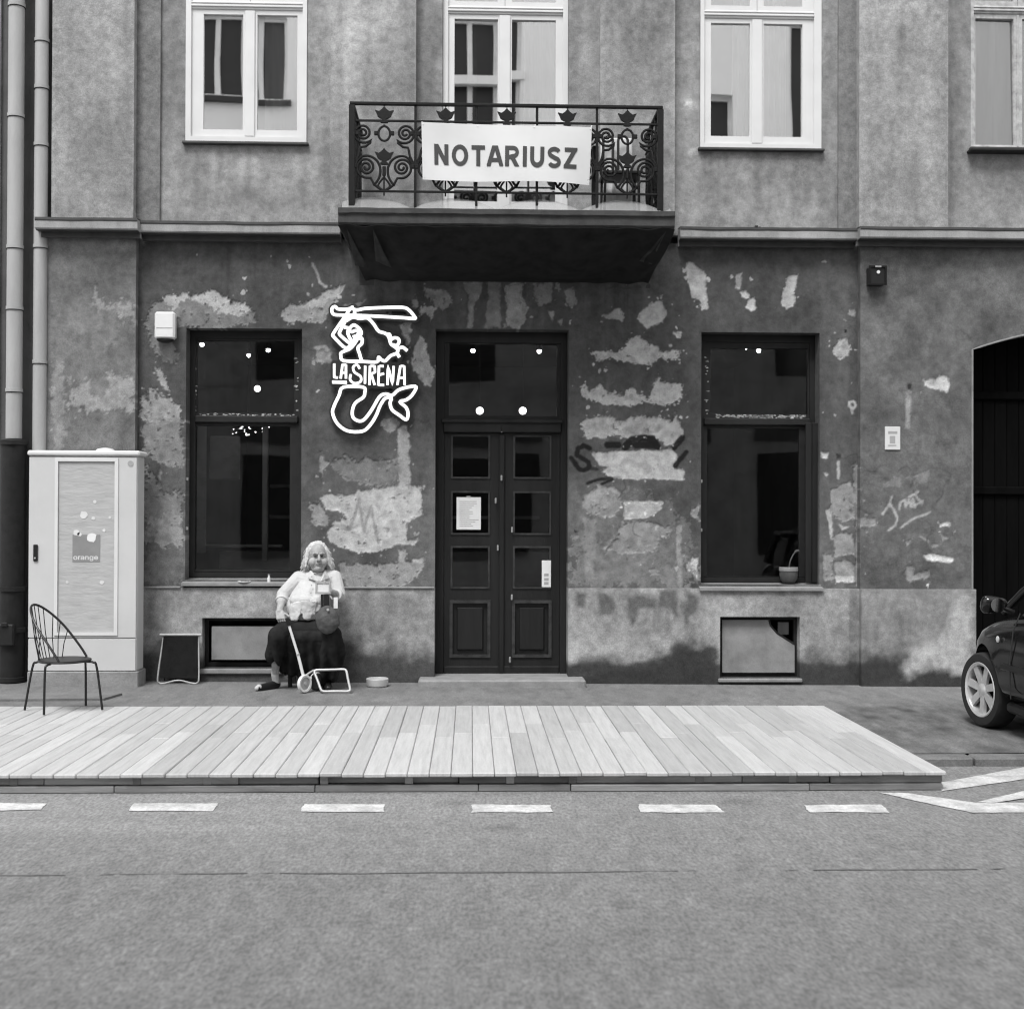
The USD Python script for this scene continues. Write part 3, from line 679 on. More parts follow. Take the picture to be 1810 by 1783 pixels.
# ================================================================ the setting
_xs = np.array([-90, -30, -12] + list(np.linspace(-8, 8, 33)) + [12, 30, 90.0])
_rx = np.concatenate([[-120, -60, -25, -12], np.arange(-7.5, 7.5, .04), [12, 25, 60, 120.0]])
_ry = np.concatenate([[-120, -60, -25, -8, 0, 2], np.arange(3.6, 8.9, .04), [12, 25, 60, 120.0]])
_RX, _RY = np.meshgrid(_rx, _ry)
_q = np.stack([_RX.ravel(), _RY.ravel(), 0 * _RX.ravel()], -1)
_near = np.clip((_q[:, 1] - 2.2), .01, None)
_pxr, _pyr = 832 + FPX * _q[:, 0] / _near, 908 + FPX * EYEZ / _near
_a, _b, _c, _d = meshkit.fbm(_q * .9, 4), meshkit.fbm(_q * [7, 9, 1] + 5, 4), meshkit.fbm(_q * [.7, 5, 1] + 9, 4), meshkit.fbm(_q * [16, 20, 1] + 2, 2)
_e, _f = meshkit.fbm(_q * [9, 2.6, 1] + 7, 3), meshkit.fbm(_q * [19, 5.5, 1] + 17, 2)
_t = 0.165 * (.76 + .05 * _a + .02 * _b + .07 * _e + .32 * _f)
_ys = float(G(900, 1541, 0)[1])
_band = np.clip((_q[:, 1] - _ys) / .05, 0, 1)
_t = _t * (1 + .05 * _band)
_w = np.clip((_q[:, 1] - 6.55 + .5 * (_c - .5)) / .35, 0, 1) * np.clip((1.1 - _q[:, 0] + 2.4 * (_c - .5)) / 2.6, 0, 1)      # paler, dusty strip in front of the deck
_t = put(_t, .75 * _w * np.clip(.25 + 1.2 * _c, 0, 1), .225)
_g = np.clip((_q[:, 1] - 6.3 + .4 * (_c - .5)) / .6, 0, 1) * (1 - _w)
_t = put(_t, .3 * _g * np.clip(_c * 1.4, 0, 1), .195)
for _cx, _cy, _wx, _wy in ((1310, 1415, 34, 6), (805, 1418, 30, 5), (1640, 1472, 12, 4), (1305, 1482, 14, 3), (880, 1462, 26, 3), (380, 1700, 6, 5), (640, 1655, 8, 4), (1100, 1600, 9, 5), (250, 1590, 10, 4)):
    _gp = G(_cx, _cy, 0)
    _m = np.exp(-((_q[:, 0] - _gp[0]) * FPX / _gp[1] / _wx) ** 2 - ((_q[:, 1] - _gp[1]) * EYEZ * FPX / _gp[1] ** 2 / _wy) ** 2)
    _t = put(_t, .6 * _m * np.clip(.4 + _b, 0, 1), .095)
mat_wall('asphalt_tone', 0.18, 0.5, 19.0, 60.0, 0.30, (1, .40, 1))
road = tag(part('/World', 'road', grid_mesh(np.stack([_RX, _RY, 0 * _RX], -1)), 'asphalt_tone', tone=_t), kind='structure')
def flat_poly(pts, z=0.004, n=1):
    p = Polygon(pts).buffer(0)
    v, f = trimesh.creation.triangulate_polygon(p, engine='earcut')
    return trimesh.Trimesh(np.column_stack([v, np.full(len(v), z)]), f, process=False)
def worn(pts, amp=0.012, seed=0):
    """a painted outline with worn, uneven edges"""
    p = np.asarray(Polygon(pts).buffer(0).segmentize(0.03).exterior.coords)[:-1]
    r = np.random.default_rng(seed)
    p = p + (meshkit.fbm(np.column_stack([p * 9, np.full(len(p), seed * 3.1)]), 3)[:, None] - .5) * amp * 2 + r.normal(0, amp * .12, p.shape)
    return p
def on_road(px):
    return [tuple(G(a, b, 0.004)[:2]) for a, b in px]
_dashes = [((-66, 1418), (85, 1419), (70, 1431), (-80, 1431)), ((238, 1419), (384, 1419), (376, 1433), (229, 1432)), ((536, 1420), (680, 1421), (679, 1434), (531, 1434)),
           ((832, 1421), (974, 1422), (976, 1435), (833, 1435)), ((1128, 1421), (1264, 1421), (1281, 1435), (1131, 1435)), ((1422, 1422), (1558, 1421), (1573, 1435), (1431, 1435))]
for k, d in enumerate(_dashes):
    part(road, 'lane_dash', flat_poly(worn(on_road(d), 0.017, k)), 'road_paint')
H7 = lambda *p: on_road(zz(p, 900, 1230, 1.989))
_arm = Polygon(H7((1300, 338), (1400, 340), (1640, 374), (1830, 374), (1830, 408), (1630, 409)))
_s2 = Polygon(H7((1648, 372), (1860, 322), (1860, 352), (1700, 376)))
part(road, 'hatch_outline', flat_poly(worn(list(_arm.exterior.coords)[:-1], 0.008, 21)), 'road_paint', label='white painted corner of the hatched no parking area')
part(road, 'hatch_stripe', flat_poly(worn(list(_s2.exterior.coords)[:-1], 0.008, 23), 0.0065), 'road_paint')
part(road, 'hatch_stripe', flat_poly(worn(H7((1520, 302), (1860, 240), (1860, 284), (1520, 333)), 0.008, 22)), 'road_paint')
# old resurfacing joint across the carriageway
_sx = np.arange(-7, 8, 0.05)
def _seam(y0, w, seed):
    c = y0 + (meshkit.fbm(np.column_stack([_sx * 2, 0 * _sx, 0 * _sx + seed]), 4) - .5) * .05
    h = w * (0.15 + 1.6 * np.clip(meshkit.fbm(np.column_stack([_sx * 5, 0 * _sx + 4, 0 * _sx + seed]), 3) - .2, 0, 1))
    P = np.stack([np.stack([_sx, c - h, 0 * _sx + .0035], -1), np.stack([_sx, c + h, 0 * _sx + .0035], -1)])
    m_ = grid_mesh(P)
    brk_ = meshkit.fbm(np.column_stack([_sx * 1.7, 0 * _sx, 0 * _sx + 8]), 3)
    n_ = len(_sx)
    return trimesh.Trimesh(m_.vertices, m_.faces[(brk_[m_.faces.min(1) % n_] > .40) | (np.arange(len(m_.faces)) % 5 == 0)], process=False)
part(road, 'road_seam', _seam(float(G(900, 1541, 0)[1]), 0.011, 3.3), 'tar', label='dark joint line running across the asphalt')
# pavement with its kerb stones
_px, _py = np.meshgrid(np.concatenate([[-16, -12, -9], np.arange(-6.5, 7, .045), [9, 11, 14.0]]), np.linspace(KERB_Y + .12, 13.2, 105))
_q = np.stack([_px.ravel(), _py.ravel(), 0 * _px.ravel()], -1)
_pz = pave_z(_px, _py) + (meshkit.fbm(np.stack([_px * 1.5, _py * 1.5, 0 * _px], -1), 3) - .5) * .006
_a, _b, _c = meshkit.fbm(_q * 1.3 + 3, 4), meshkit.fbm(_q * [9, 3, 1] + 5, 3), meshkit.fbm(_q * [18, 6, 1] + 9, 2)
_t = .152 * (.52 + .26 * _a + .30 * _b + .40 * _c)
_m = np.clip((_q[:, 0] - 2.7 + .8 * (_a - .5)) / .5, 0, 1) * np.clip((11.0 - _q[:, 1] + 1.2 * (_a - .5)) / .6, 0, 1)      # dirtier small paving by the gate drive
_t = put(_t, .85 * _m, .105 * (.0 + 1.0 * _b + 1.0 * _c))
_t = put(_t, .6 * _m * np.exp(-((_q[:, 1] - 9.0) / .22) ** 2 - ((_q[:, 0] - 3.7) / .5) ** 2), .17)
_m = np.clip((-2.0 - _q[:, 0] + 1.0 * (_a - .5)) / 1.2, 0, 1)
_t = put(_t, .35 * _m, .10)
mat_wall('pave_tone', 0.12, 0.45, 24.0, 80.0, 0.2, (1, .4, 1))
pave = tag(part('/World', 'pavement', grid_mesh(np.stack([_px, _py, _pz], -1)), 'pave_tone', smooth=True, tone=_t), kind='structure')
_k = -16.55
while _k < 14:
    L = 1.0 - .012
    zt = float(pave_z(_k, KERB_Y)) + RNG.normal(0, .003)
    drop = 0.012 if 4.05 < _k < 8.2 else 0
    if _k > 2.4 or _k < -3.2:
        part(pave, 'kerb_stone', box(_k, _k + L, KERB_Y - .03 + RNG.normal(0, .004), KERB_Y + .125, -.05, zt - drop, .012), 'kerb')
    _k += 1.0

# ================================================================ the tenement
ten = thing('tenement_building', 'old tenement with peeling dark plaster, bar windows, double door and balcony', 'building', (0, YW, 0))
Z_COR_B, Z_COR_T = 4.305, 4.46
GTOP = 4.32
XL, XA, XD, XG = -3.985, X(244, 600), X(1516, 600), 4.822
# openings of the ground floor: x0, x1, z0, z1
LW = (-2.705, -1.612, 1.08, 3.468)
DR = (-0.340, 0.934, 0.115, 3.480)
RW = (2.213, 3.362, 1.042, 3.470)
ZP = 1.006      # top of the plinth
panel(ten, 'ground_floor_wall', XA, XD, ZP, GTOP, YW, tone_ground, .0078, [LW, DR, RW], side=.1, reveal=.34)
panel(ten, 'pilaster', XL, XA, ZP, GTOP, YW - .085, tone_pilaster, .016, side=.2)
panel(ten, 'pilaster', XD, XG, ZP, GTOP, YW - .085, tone_pilaster, .012, side=.2, label='right hand plaster pilaster with scratched white scrawl')
ZGA, GW = 3.31, 2.9
arch = lambda x: 3.31 + 0.25 * (1 - ((x - XG - GW / 2) / (GW / 2)) ** 2)
panel(ten, 'gate_wall', XG, XG + GW, 3.31, GTOP, YW - .085, tone_pilaster, .03, side=.45, bottom_of=arch)
panel(ten, 'gate_wall', XG + GW, 14, 0.0, GTOP, YW - .085, tone_const(.15), .1, side=.45)
# plinth
CW1 = (X(357, 1130, YW - .05), X(497, 1130, YW - .05), Z(1181, 420, YW - .05), Z(1092, 420, YW - .05))
CW2 = (X(1273, 1140, YW - .05), X(1414, 1140, YW - .05), Z(1198, 1340, YW - .05), Z(1090, 1340, YW - .05))
panel(ten, 'plinth', XA, DR[0], 0.0, ZP, YW - .045, tone_plinth, .0125, [CW1], side=.4, reveal=.22)
panel(ten, 'plinth', DR[1], XD, 0.0, ZP, YW - .045, tone_plinth, .0125, [CW2], side=.4, reveal=.22)
panel(ten, 'plinth', XL, XA, 0.0, ZP, YW - .13, tone_plinth, .025, side=.3)
panel(ten, 'plinth', XD, XG + .02, 0.0, ZP, YW - .125, tone_plinth, .0125, side=.45)
part(ten, 'plinth_ledge', cat(box(XA, LW[0] - .03, YW - .06, YW + .02, ZP - .004, ZP + .012, .004), box(LW[1] + .03, DR[0] - .002, YW - .06, YW + .02, ZP - .004, ZP + .012, .004)), 'concrete')
# window sills of rendered stone, sloping out
for w in (LW, RW):
    v = np.array([[w[0] - .02, YW - .075, w[2] - .055], [w[1] + .02, YW - .075, w[2] - .055], [w[1] + .02, YW + .2, w[2] - .055], [w[0] - .02, YW + .2, w[2] - .055],
                  [w[0] - .02, YW - .075, w[2] - .028], [w[1] + .02, YW - .075, w[2] - .028], [w[1] + .02, YW + .2, w[2] + .012], [w[0] - .02, YW + .2, w[2] + .012]])
    part(ten, 'stone_sill', trimesh.convex.convex_hull(v), 'concrete')

# cornice band: recessed runs and proud pieces, each with a dark metal flashing on top
def cornice(x0, x1, y, zb=Z_COR_B, zt=Z_COR_T - .02):
    prof = Polygon([(.02, zb - .02), (-.028, zb - .02), (-.034, zb + .03), (-.125, zb + .034), (-.135, zb + .045), (-.135, zt - .004), (.02, zt)])
    h = trimesh.creation.extrude_polygon(prof, x1 - x0, engine='earcut'); q = h.vertices
    a = trimesh.Trimesh(np.stack([x0 + q[:, 2], y + q[:, 0], q[:, 1]], 1), h.faces, process=False); a.fix_normals()
    part(ten, 'cornice', a, 'cornice')
    part(ten, 'cornice_soffit', box(x0 + .004, x1 - .004, y - .120, y - .037, zb + .026, zb + .0335), 'flashing')  # dark strip under the overhang, its shade put into the colour
    part(ten, 'cornice_bed', box(x0 + .002, x1 - .002, y - .0365, y - .001, zb - .024, zb + .028), 'flashing')  # dark cover over the bed moulding, continuing the painted shade band
    n = max(4, int((x1 - x0) / .05)); u = np.linspace(x0, x1, n)
    wob = (meshkit.fbm(np.column_stack([u * 3, 0 * u, 0 * u + y]), 3) - .5) * .02
    P = np.stack([np.stack([u, 0 * u + y - .143 + wob * .3, zt - .018 + wob * .6], -1), np.stack([u, 0 * u + y - .143 + wob * .3, zt + .004 + wob * .6], -1), np.stack([u, 0 * u + y + .01, 0 * u + zt + .02], -1)])
    part(ten, 'cornice_flashing', slab_of(P, (0, .004, -.008)), 'flashing')
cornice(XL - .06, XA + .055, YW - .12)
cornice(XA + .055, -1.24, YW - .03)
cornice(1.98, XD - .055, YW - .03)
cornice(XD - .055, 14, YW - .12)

# upper storey
ZU0, ZU1 = 4.40, 8.2
def UX(px, Y=YW): return float(W(px, 140, Y)[0])
WL = (UX(328), UX(543), 5.238, 7.6)
WB = (UX(782), UX(1005), 4.24, 7.6)
WR = (UX(1237), UX(1452), 5.243, 7.6)
WF = (UX(1716), UX(1716) + 1.15, Z(262, 1760), 7.6)
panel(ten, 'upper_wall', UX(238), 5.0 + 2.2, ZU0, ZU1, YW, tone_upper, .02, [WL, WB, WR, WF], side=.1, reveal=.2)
Yp = YW - .09
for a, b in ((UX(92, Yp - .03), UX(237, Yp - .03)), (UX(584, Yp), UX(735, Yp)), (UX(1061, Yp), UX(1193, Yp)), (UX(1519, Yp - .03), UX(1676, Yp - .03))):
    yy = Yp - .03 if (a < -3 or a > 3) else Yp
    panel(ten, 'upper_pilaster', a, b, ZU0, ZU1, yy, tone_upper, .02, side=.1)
for a, b in ((237, 281), (1485, 1519)):
    panel(ten, 'upper_pilaster_step', UX(a, Yp) + .002, UX(b, Yp) - .002, ZU0, ZU1, YW - .03, tone_const(.16, .5), .03, side=.1)  # steps in a darker tone, the shade of the recess put into the colour
part(ten, 'upper_wall', cat(box(7.2, 14, YW, YW + .3, ZU0, ZU1), box(XL, 14, YW - .02, YW + .3, ZU1, 14.6)), 'cornice')
part(ten, 'roof', cat(box(XL - .1, 14.2, YW - .4, YW + 9, 14.6, 14.75), box(XL, 14, YW + 8.6, YW + 9, 0, 14.6), box(XL, XL + .25, YW + .25, YW + 8.6, 0, 14.6), box(13.7, 14, YW + .3, YW + 8.6, 0, 14.6)), 'flashing')

# upper windows: white boxes nearly flush with the wall
def upper_window(w, bottom, mull, transom, panes, depth=.0, mat='white_frame', sill=True, fr=None, pane_mat='pane_upper', tilt=(0, 0), tilt2=(0, 0)):
    x0, x1, z0, z1 = w
    yf = YW + depth
    l, r, b = fr
    t = part(ten, 'upper_window', ring(x0 + .003, x1 - .003, z0 + .003, z1 - .003, l * .55, r * .55, b * .5, .08, yf - .012, yf + .10), mat)
    xi0, xi1, zi0 = x0 + l * .55, x1 - r * .55, z0 + b * .5
    part(t, 'transom', box(xi0, xi1, yf - .002, yf + .09, transom, transom + .075, .006), mat)
    part(t, 'transom_moulding', cat(box(xi0, xi1, yf - .016, yf - .003, transom + .02, transom + .04, .004), box(xi0, xi1, yf - .012, yf - .003, transom + .052, transom + .066, .004)), mat)
    for (za, zb, k) in ((zi0, transom, 0), (transom + .075, z1 - .083, 1)):
        for s in (0, 1):
            a, c = (xi0, mull[0] + (mull[1] - mull[0]) * .5) if s == 0 else (mull[0] + (mull[1] - mull[0]) * .5, xi1)
            pa, pb = panes[s]
            lo = bottom if k == 0 else za + .05
            hi = transom - .045 if k == 0 else zb - .05
            part(t, 'sash', ring(a + .002, c - .002, za + .002, zb - .002, pa - a - .002, c - pb - .002, lo - za - .002, zb - hi - .002, yf + .012, yf + .06), mat)
            part(t, 'pane', quad(pa - .004, pb + .004, lo - .004, hi + .004, yf + .04, tilt if s == 0 else tilt2), pane_mat)
    part(t, 'mullion', box(mull[0] + .014, mull[1] - .014, yf - .004, yf + .011, zi0 + .01, transom - .01, .006), mat)
    if sill:
        part(t, 'sill', box(x0 - .02, x1 + .02, YW - .055, YW + .02, z0 - .028, z0 - .002, .006), 'flashing')
    return t
uw1 = upper_window(WL, Z(229, 430), (UX(430), UX(453)), Z(17, 430), ((UX(359), UX(429)), (UX(454), UX(525))), fr=(UX(345) - UX(328), .075, .10), tilt=(.016, 0.0), tilt2=(-.012, .0))
uw2 = upper_window(WB, 4.72, (UX(880), UX(905)), Z(22, 890), ((UX(803), UX(880)), (UX(905), UX(983))), depth=.05, fr=(.09, .09, .10), sill=False, tilt=(.006, .003), tilt2=(-.01, .0))
uw3 = upper_window(WR, Z(241, 1340), (UX(1327), UX(1350)), Z(33, 1340), ((UX(1257), UX(1326)), (UX(1350), UX(1419))), fr=(.07, .13, .085), tilt=(-.004, .0), tilt2=(.014, 0))
uw4 = upper_window(WF, Z(254, 1760), (UX(1798), UX(1806)), Z(22, 1760), ((UX(1727), UX(1795)), (UX(1810), UX(1815) + .5)), depth=.03, mat='old_frame', fr=(.06, .06, .03), pane_mat='pane_old', tilt=(.02, .02))
part(uw4, 'old_sill', box(WF[0] - .04, WF[1] + .04, YW - .12, YW + .02, WF[2] - .06, WF[2] - .03, .008), 'dark_frame')
part(ten, 'balcony_door_panel', cat(ring(WB[0] + .06, (UX(893)) - .004, 4.28, 4.71, .09, .09, .09, .05, YW + .064, YW + .09), box(WB[0] + .12, UX(893) - .08, YW + .07, YW + .088, 4.36, 4.67),
     ring(UX(893) + .004, WB[1] - .06, 4.28, 4.71, .09, .09, .09, .05, YW + .064, YW + .09), box(UX(893) + .08, WB[1] - .12, YW + .07, YW + .088, 4.36, 4.67)), 'white_frame')
# rooms behind the upper windows and their curtains
def room(name, x0, x1, y0, y1, z0, z1, mat):
    t = .05
    part(ten, name, cat(box(x0 - t, x1 + t, y1, y1 + t, z0 - t, z1 + t), box(x0 - t, x0, y0, y1, z0, z1), box(x1, x1 + t, y0, y1, z0, z1), box(x0 - t, x1 + t, y0, y1, z1, z1 + t), box(x0 - t, x1 + t, y0, y1, z0 - t, z0)), mat)
for a, b in ((-3.8, -.9), (-.8, 1.9), (2.0, 4.2), (4.3, 7.1)):
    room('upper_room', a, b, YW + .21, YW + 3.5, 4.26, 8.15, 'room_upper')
def curtain(x0, x1, z0, z1, y, folds, mat='curtain', amp=.03, lean=0.0):
    u = np.linspace(0, 1, max(12, folds * 8)); v = np.linspace(0, 1, 5)
    U, V = np.meshgrid(u, v)
    P = np.stack([x0 + (x1 - x0) * U + lean * V, y + amp * np.sin(U * folds * 2 * np.pi + 1.3 * V) * (1.1 - .4 * V), z0 + (z1 - z0) * V], -1)
    part(ten, 'curtain', slab_of(P, (0, .004, 0)), mat, smooth=True)
curtain(UX(454) + .05, WL[1] - .03, 5.2, 7.5, YW + .15, 3)
curtain(UX(905) + .12, WB[1] - .02, 4.3, 7.5, YW + .18, 5)
curtain(UX(1257) + .22, UX(1350) - .1, 5.2, 7.5, YW + .17, 3, lean=.05)
curtain(UX(1350) - .02, UX(1419) - .12, 5.2, 7.5, YW + .17, 5)
curtain(WF[0] + .05, WF[1] - .4, 5.15, 7.5, YW + .16, 3, amp=.05, lean=.12)
curtain(UX(803) + .12, UX(803) + .22, 4.3, 7.5, YW + .25, 1, 'room_pale')

# ground floor windows of the bar
def bar_window(w, transom, up, low, depth, frame='dark_frame', name='bar_window'):
    x0, x1, z0, z1 = w
    y = YW + depth
    t = part(ten, name, ring(x0 + .003, x1 - .003, z0 + .014, z1 - .003, .05, .05, .05, .07, y, y + .09), frame)
    part(t, 'transom', box(x0 + .053, x1 - .053, y - .03, y + .085, transom[0], transom[1], .008), frame)
    for nm, (a, b, c, d), lo, hi in (('upper_sash', up, transom[1] + .002, z1 - .075), ('lower_sash', low, z0 + .068, transom[0] - .002)):
        part(t, nm, ring(x0 + .055, x1 - .055, lo, hi, a - x0 - .055, x1 - .055 - b, c - lo, hi - d, y + .012, y + .07), frame)
        part(t, 'pane', quad(a - .004, b + .004, c - .004, d + .004, y + .04, (.004 * RNG.normal(), .004 * RNG.normal())), 'pane_lower')
    return t
dY = .16
def PX(px, d=dY): return float(W(px, 850, YW + d)[0])
def PZ(py, d=dY, px=900): return float(W(px, py, YW + d)[2])
LWT = (PZ(750), PZ(738))
bw1 = bar_window(LW, LWT, (PX(346), PX(519), LWT[1] + .03, PZ(606)), (PX(343), PX(512), LW[2] + .09, LWT[0] - .03), dY)
# chipped white paint round the upper glass
def flakes(parent, x0, x1, z0, z1, y, n, seed):
    r = np.random.default_rng(seed); ms = []
    for _ in range(n):
        cx, cz, sx, sz = r.uniform(x0, x1), r.uniform(z0, z1), r.uniform(.006, .022), r.uniform(.003, .009)
        a = np.sort(r.uniform(0, 2 * np.pi, 7))
        p = Polygon([(cx + sx * math.cos(t), cz + sz * math.sin(t)) for t in a]).buffer(0)
        if p.area > 1e-6: ms.append(ext(p, y - .002, y))
    part(parent, 'flaking_paint', cat(*ms), 'flaky_white', kind='stuff')
flakes(bw1, PX(344), PX(525), LWT[1] + .003, LWT[1] + .026, YW + dY + .012, 40, 3)
flakes(bw1, PX(341), PX(345), LWT[1] + .02, PZ(640), YW + dY + .012, 16, 4)
flakes(bw1, PX(521), PX(526), LWT[1] + .02, PZ(620), YW + dY + .012, 14, 5)
RWT = (PZ(749), PZ(737))
bw2 = bar_window(RW, RWT, (PX(1256), PX(1428), RWT[1] + .045, PZ(612)), (PX(1250), PX(1413), RW[2] + .07, RWT[0] - .03), dY)
flakes(bw2, PX(1264), PX(1424), RWT[1] + .006, RWT[1] + .036, YW + dY + .012, 150, 6)
flakes(bw2, PX(1247), PX(1252), RWT[1] + .02, PZ(625), YW + dY + .012, 14, 7)
# a board shutter folded against the right jamb
for k in range(3):
    a = PX(1419) + k * .062
    part(bw2, 'shutter_board', box(a, a + .058, YW + .045 + .012 * k, YW + .075 + .012 * k, RW[2] + .016, RWT[0] + .02, .004), 'dark_wood')
# window hinge pins
for w in (LW, RW):
    part(ten, 'hinge', cat(box(w[0] - .004, w[0] + .018, YW + .02, YW + .06, 1.55, 1.58, .003), box(w[0] - .004, w[0] + .018, YW + .02, YW + .06, 2.02, 2.05, .003)), 'alu_dull')

# the double door
yd = YW + .20
dr = part(ten, 'door', ring(DR[0] + .004, DR[1] - .004, DR[2] + .02, DR[3] - .004, .075, .06, .0201, .10, yd - .02, yd + .10), 'door_wood')
def DX(px): return float(W(px, 900, yd)[0])
def DZ(py): return float(W(890, py, yd)[2])
DTB = (DZ(765), DZ(742))
part(dr, 'transom_bar', cat(box(DR[0] + .07, DR[1] - .055, yd - .05, yd + .09, DTB[0], DTB[1], .01), box(DR[0] + .05, DR[1] - .04, yd - .075, yd - .051, DTB[1] - .035, DTB[1] + .006, .008)), 'door_wood')
tx0, tx1, tz0, tz1 = DX(793), DX(984), DZ(735), DZ(608)
part(dr, 'transom_sash', ring(DR[0] + .08, DR[1] - .065, DTB[1] + .002, DR[3] - .106, tx0 - DR[0] - .08, DR[1] - .065 - tx1, tz0 - DTB[1] - .002, DR[3] - .106 - tz1, yd - .002, yd + .06), 'door_wood')
part(dr, 'transom_pane', quad(tx0 - .004, tx1 + .004, tz0 - .004, tz1 + .004, yd + .03, (.004, .006)), 'pane_lower')
leaf_z0, leaf_z1 = DR[2] + .045, DTB[0] - .003
mid = DX(887)
for s in (0, 1):
    a, b = (DR[0] + .082, mid - .002) if s == 0 else (mid + .002, DR[1] - .067)
    p0, p1 = (DX(799), DX(864)) if s == 0 else (DX(909), DX(972))
    rows = [(DZ(844), DZ(771)), (DZ(943), DZ(870)), (DZ(1038), DZ(967))]
    low = (DZ(1158), DZ(1064))
    poly = sbox(a, leaf_z0, b, leaf_z1)
    for c, d in rows + [low]:
        poly = poly.difference(sbox(p0, c, p1, d))
    lf = part(dr, 'door_leaf', ext(poly, yd + .004, yd + .054), 'door_wood')
    for c, d in rows:
        part(dr, 'glazing_bead', ring(p0 - .012, p1 + .012, c - .012, d + .012, .018, .018, .018, .018, yd - .008, yd + .003), 'door_worn')
        part(dr, 'door_pane', quad(p0 - .004, p1 + .004, c - .004, d + .004, yd + .03, (.003 * RNG.normal(), .003 * RNG.normal())), 'pane_lower')
    c, d = low
    part(dr, 'raised_panel', cat(box(p0 + .001, p1 - .001, yd + .03, yd + .045, c + .001, d - .001), box(p0 + .05, p1 - .05, yd + .008, yd + .0295, c + .05, d - .05, .018)), 'door_wood')
    part(dr, 'panel_moulding', ring(p0 - .02, p1 + .02, c - .02, d + .02, .03, .03, .03, .03, yd - .012, yd + .003), 'door_worn')
part(dr, 'astragal', box(mid - .028, mid + .028, yd - .024, yd + .003, leaf_z0 + .005, leaf_z1 - .01, .01), 'door_wood')
for py, pxx in ((760, 886), (845, 886), (885, 876), (936, 905), (1055, 905), (1165, 902), (968, 880)):
    part(dr, 'door_fitting', box(DX(pxx) - .009, DX(pxx) + .009, yd - .05, yd - .0245, DZ(py) - .028, DZ(py) + .028, .006), 'alu_dull')
part(dr, 'kick_rail', box(DR[0] + .084, DR[1] - .07, yd - .008, yd + .003, leaf_z0 + .004, leaf_z0 + .075, .006), 'door_wood')
part(ten, 'doorstep', box(X(739, 1195, YW - .3), X(1036, 1195, YW - .3), YW - .30, YW + .35, .0, .165, .014), 'concrete')

# cellar windows
def cellar(w, boards, y):
    t = part(ten, 'cellar_window', ring(w[0] + .002, w[1] - .002, w[2] + .002, w[3] - .002, .035, .03, .04, .035, y, y + .05), 'dark_frame')
    part(ten, 'cellar_back', box(w[0] - .02, w[1] + .02, y + .35, y + .4, w[2] - .02, w[3] + .02), 'black_plastic')
    return t
c1 = cellar(CW1, None, YW + .08)
part(c1, 'board', box(X(374, 1130, YW), CW1[1] - .02, YW + .0, YW + .02, Z(1166, 420, YW), Z(1107, 420, YW), .003), 'panel_board_dark')
c2 = cellar(CW2, None, YW + .06)
bx0, bx1, bz0, bz1 = CW2[0] + .036, CW2[1] - .031, CW2[2] + .042, CW2[3] - .036
# a pale panel with a broken corner
brk = [(bx1 - .25, bz1), (bx1 - .235, bz1 - .055), (bx1 - .17, bz1 - .13), (bx1 - .08, bz1 - .185), (bx1, bz1 - .235)]
part(c2, 'board', ext(Polygon([(bx0, bz0), (bx1, bz0), brk[4], brk[3], brk[2], brk[1], brk[0], (bx0, bz1)]), YW + .03, YW + .045), 'panel_board_dark', label='pale panel with its upper right corner broken off')
part(c2, 'broken_edge', tube([(p[0], YW + .035, p[1]) for p in brk], .011, 6), 'dark_frame')
part(c2, 'inner_pane', box(bx1 - .14, bx1 - .035, YW + .12, YW + .125, bz1 - .15, bz1 - .03), 'panel_board')
part(ten, 'cellar_sill', box(CW2[0] - .02, CW2[1] + .02, YW - .075, YW + .05, CW2[2] - .04, CW2[2] - .003, .008), 'concrete')
part(ten, 'cellar_sill', box(CW1[0] - .02, CW1[1] + .02, YW - .075, YW + .05, CW1[2] - .05, CW1[2] - .003, .008), 'concrete')

# carriage gate in the archway
gt = part(ten, 'gate', box(XG + .02, XG + GW - .02, YW + .24, YW + .27, 1.92, 2.0, .01), 'gate_wood')
for a, b in ((2.86, 2.94), (.2, .34)):
    part(gt, 'gate_rail', box(XG + .02, XG + GW - .02, YW + .24, YW + .27, a, b, .01), 'gate_wood')
for k in range(24):
    a = XG + .01 + k * GW / 24
    part(gt, 'gate_board', box(a, a + GW / 24 - .003, YW + .275, YW + .305, .1, float(arch(a + .06)) + .02, .006), 'gate_wood')
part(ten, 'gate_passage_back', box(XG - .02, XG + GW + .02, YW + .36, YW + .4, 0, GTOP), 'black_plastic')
_ax = np.linspace(XG, XG + GW, 40)
part(ten, 'arch_edge', tube(np.vstack([[[XG, YW - .085, 1.01]], np.stack([_ax, 0 * _ax + YW - .085, arch(_ax)], -1)]), .009, 6), 'concrete')

# interior of the bar behind the glass
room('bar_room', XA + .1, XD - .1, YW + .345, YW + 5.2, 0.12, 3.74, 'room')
bw_y = YW + 4.3
part(ten, 'bar_shelving', cat(box(-2.6, .9, bw_y, bw_y + .3, 2.05, 2.09), box(-2.6, .9, bw_y, bw_y + .3, 1.65, 1.69), box(-3.0, 1.6, bw_y - 1.2, bw_y - .7, .12, 1.25)), 'room_pale')
for a, b, z0, z1, y in ((-2.95, -2.75, 1.3, 2.75, 13.0), (-2.2, -2.14, 1.2, 2.7, 13.2), (-1.75, -1.66, 1.2, 2.4, 13.4), (-3.0, -2.66, 2.1, 2.6, 14.4), (-1.95, -1.7, 1.7, 2.5, 14.7), (-3.3, -2.0, 1.35, 1.38, 13.3)):
    part(ten, 'bar_furniture', box(a, b, y, y + .06, z0, z1, .01), 'room_pale')  # added pale panels, standing in for reflections in the left bar window

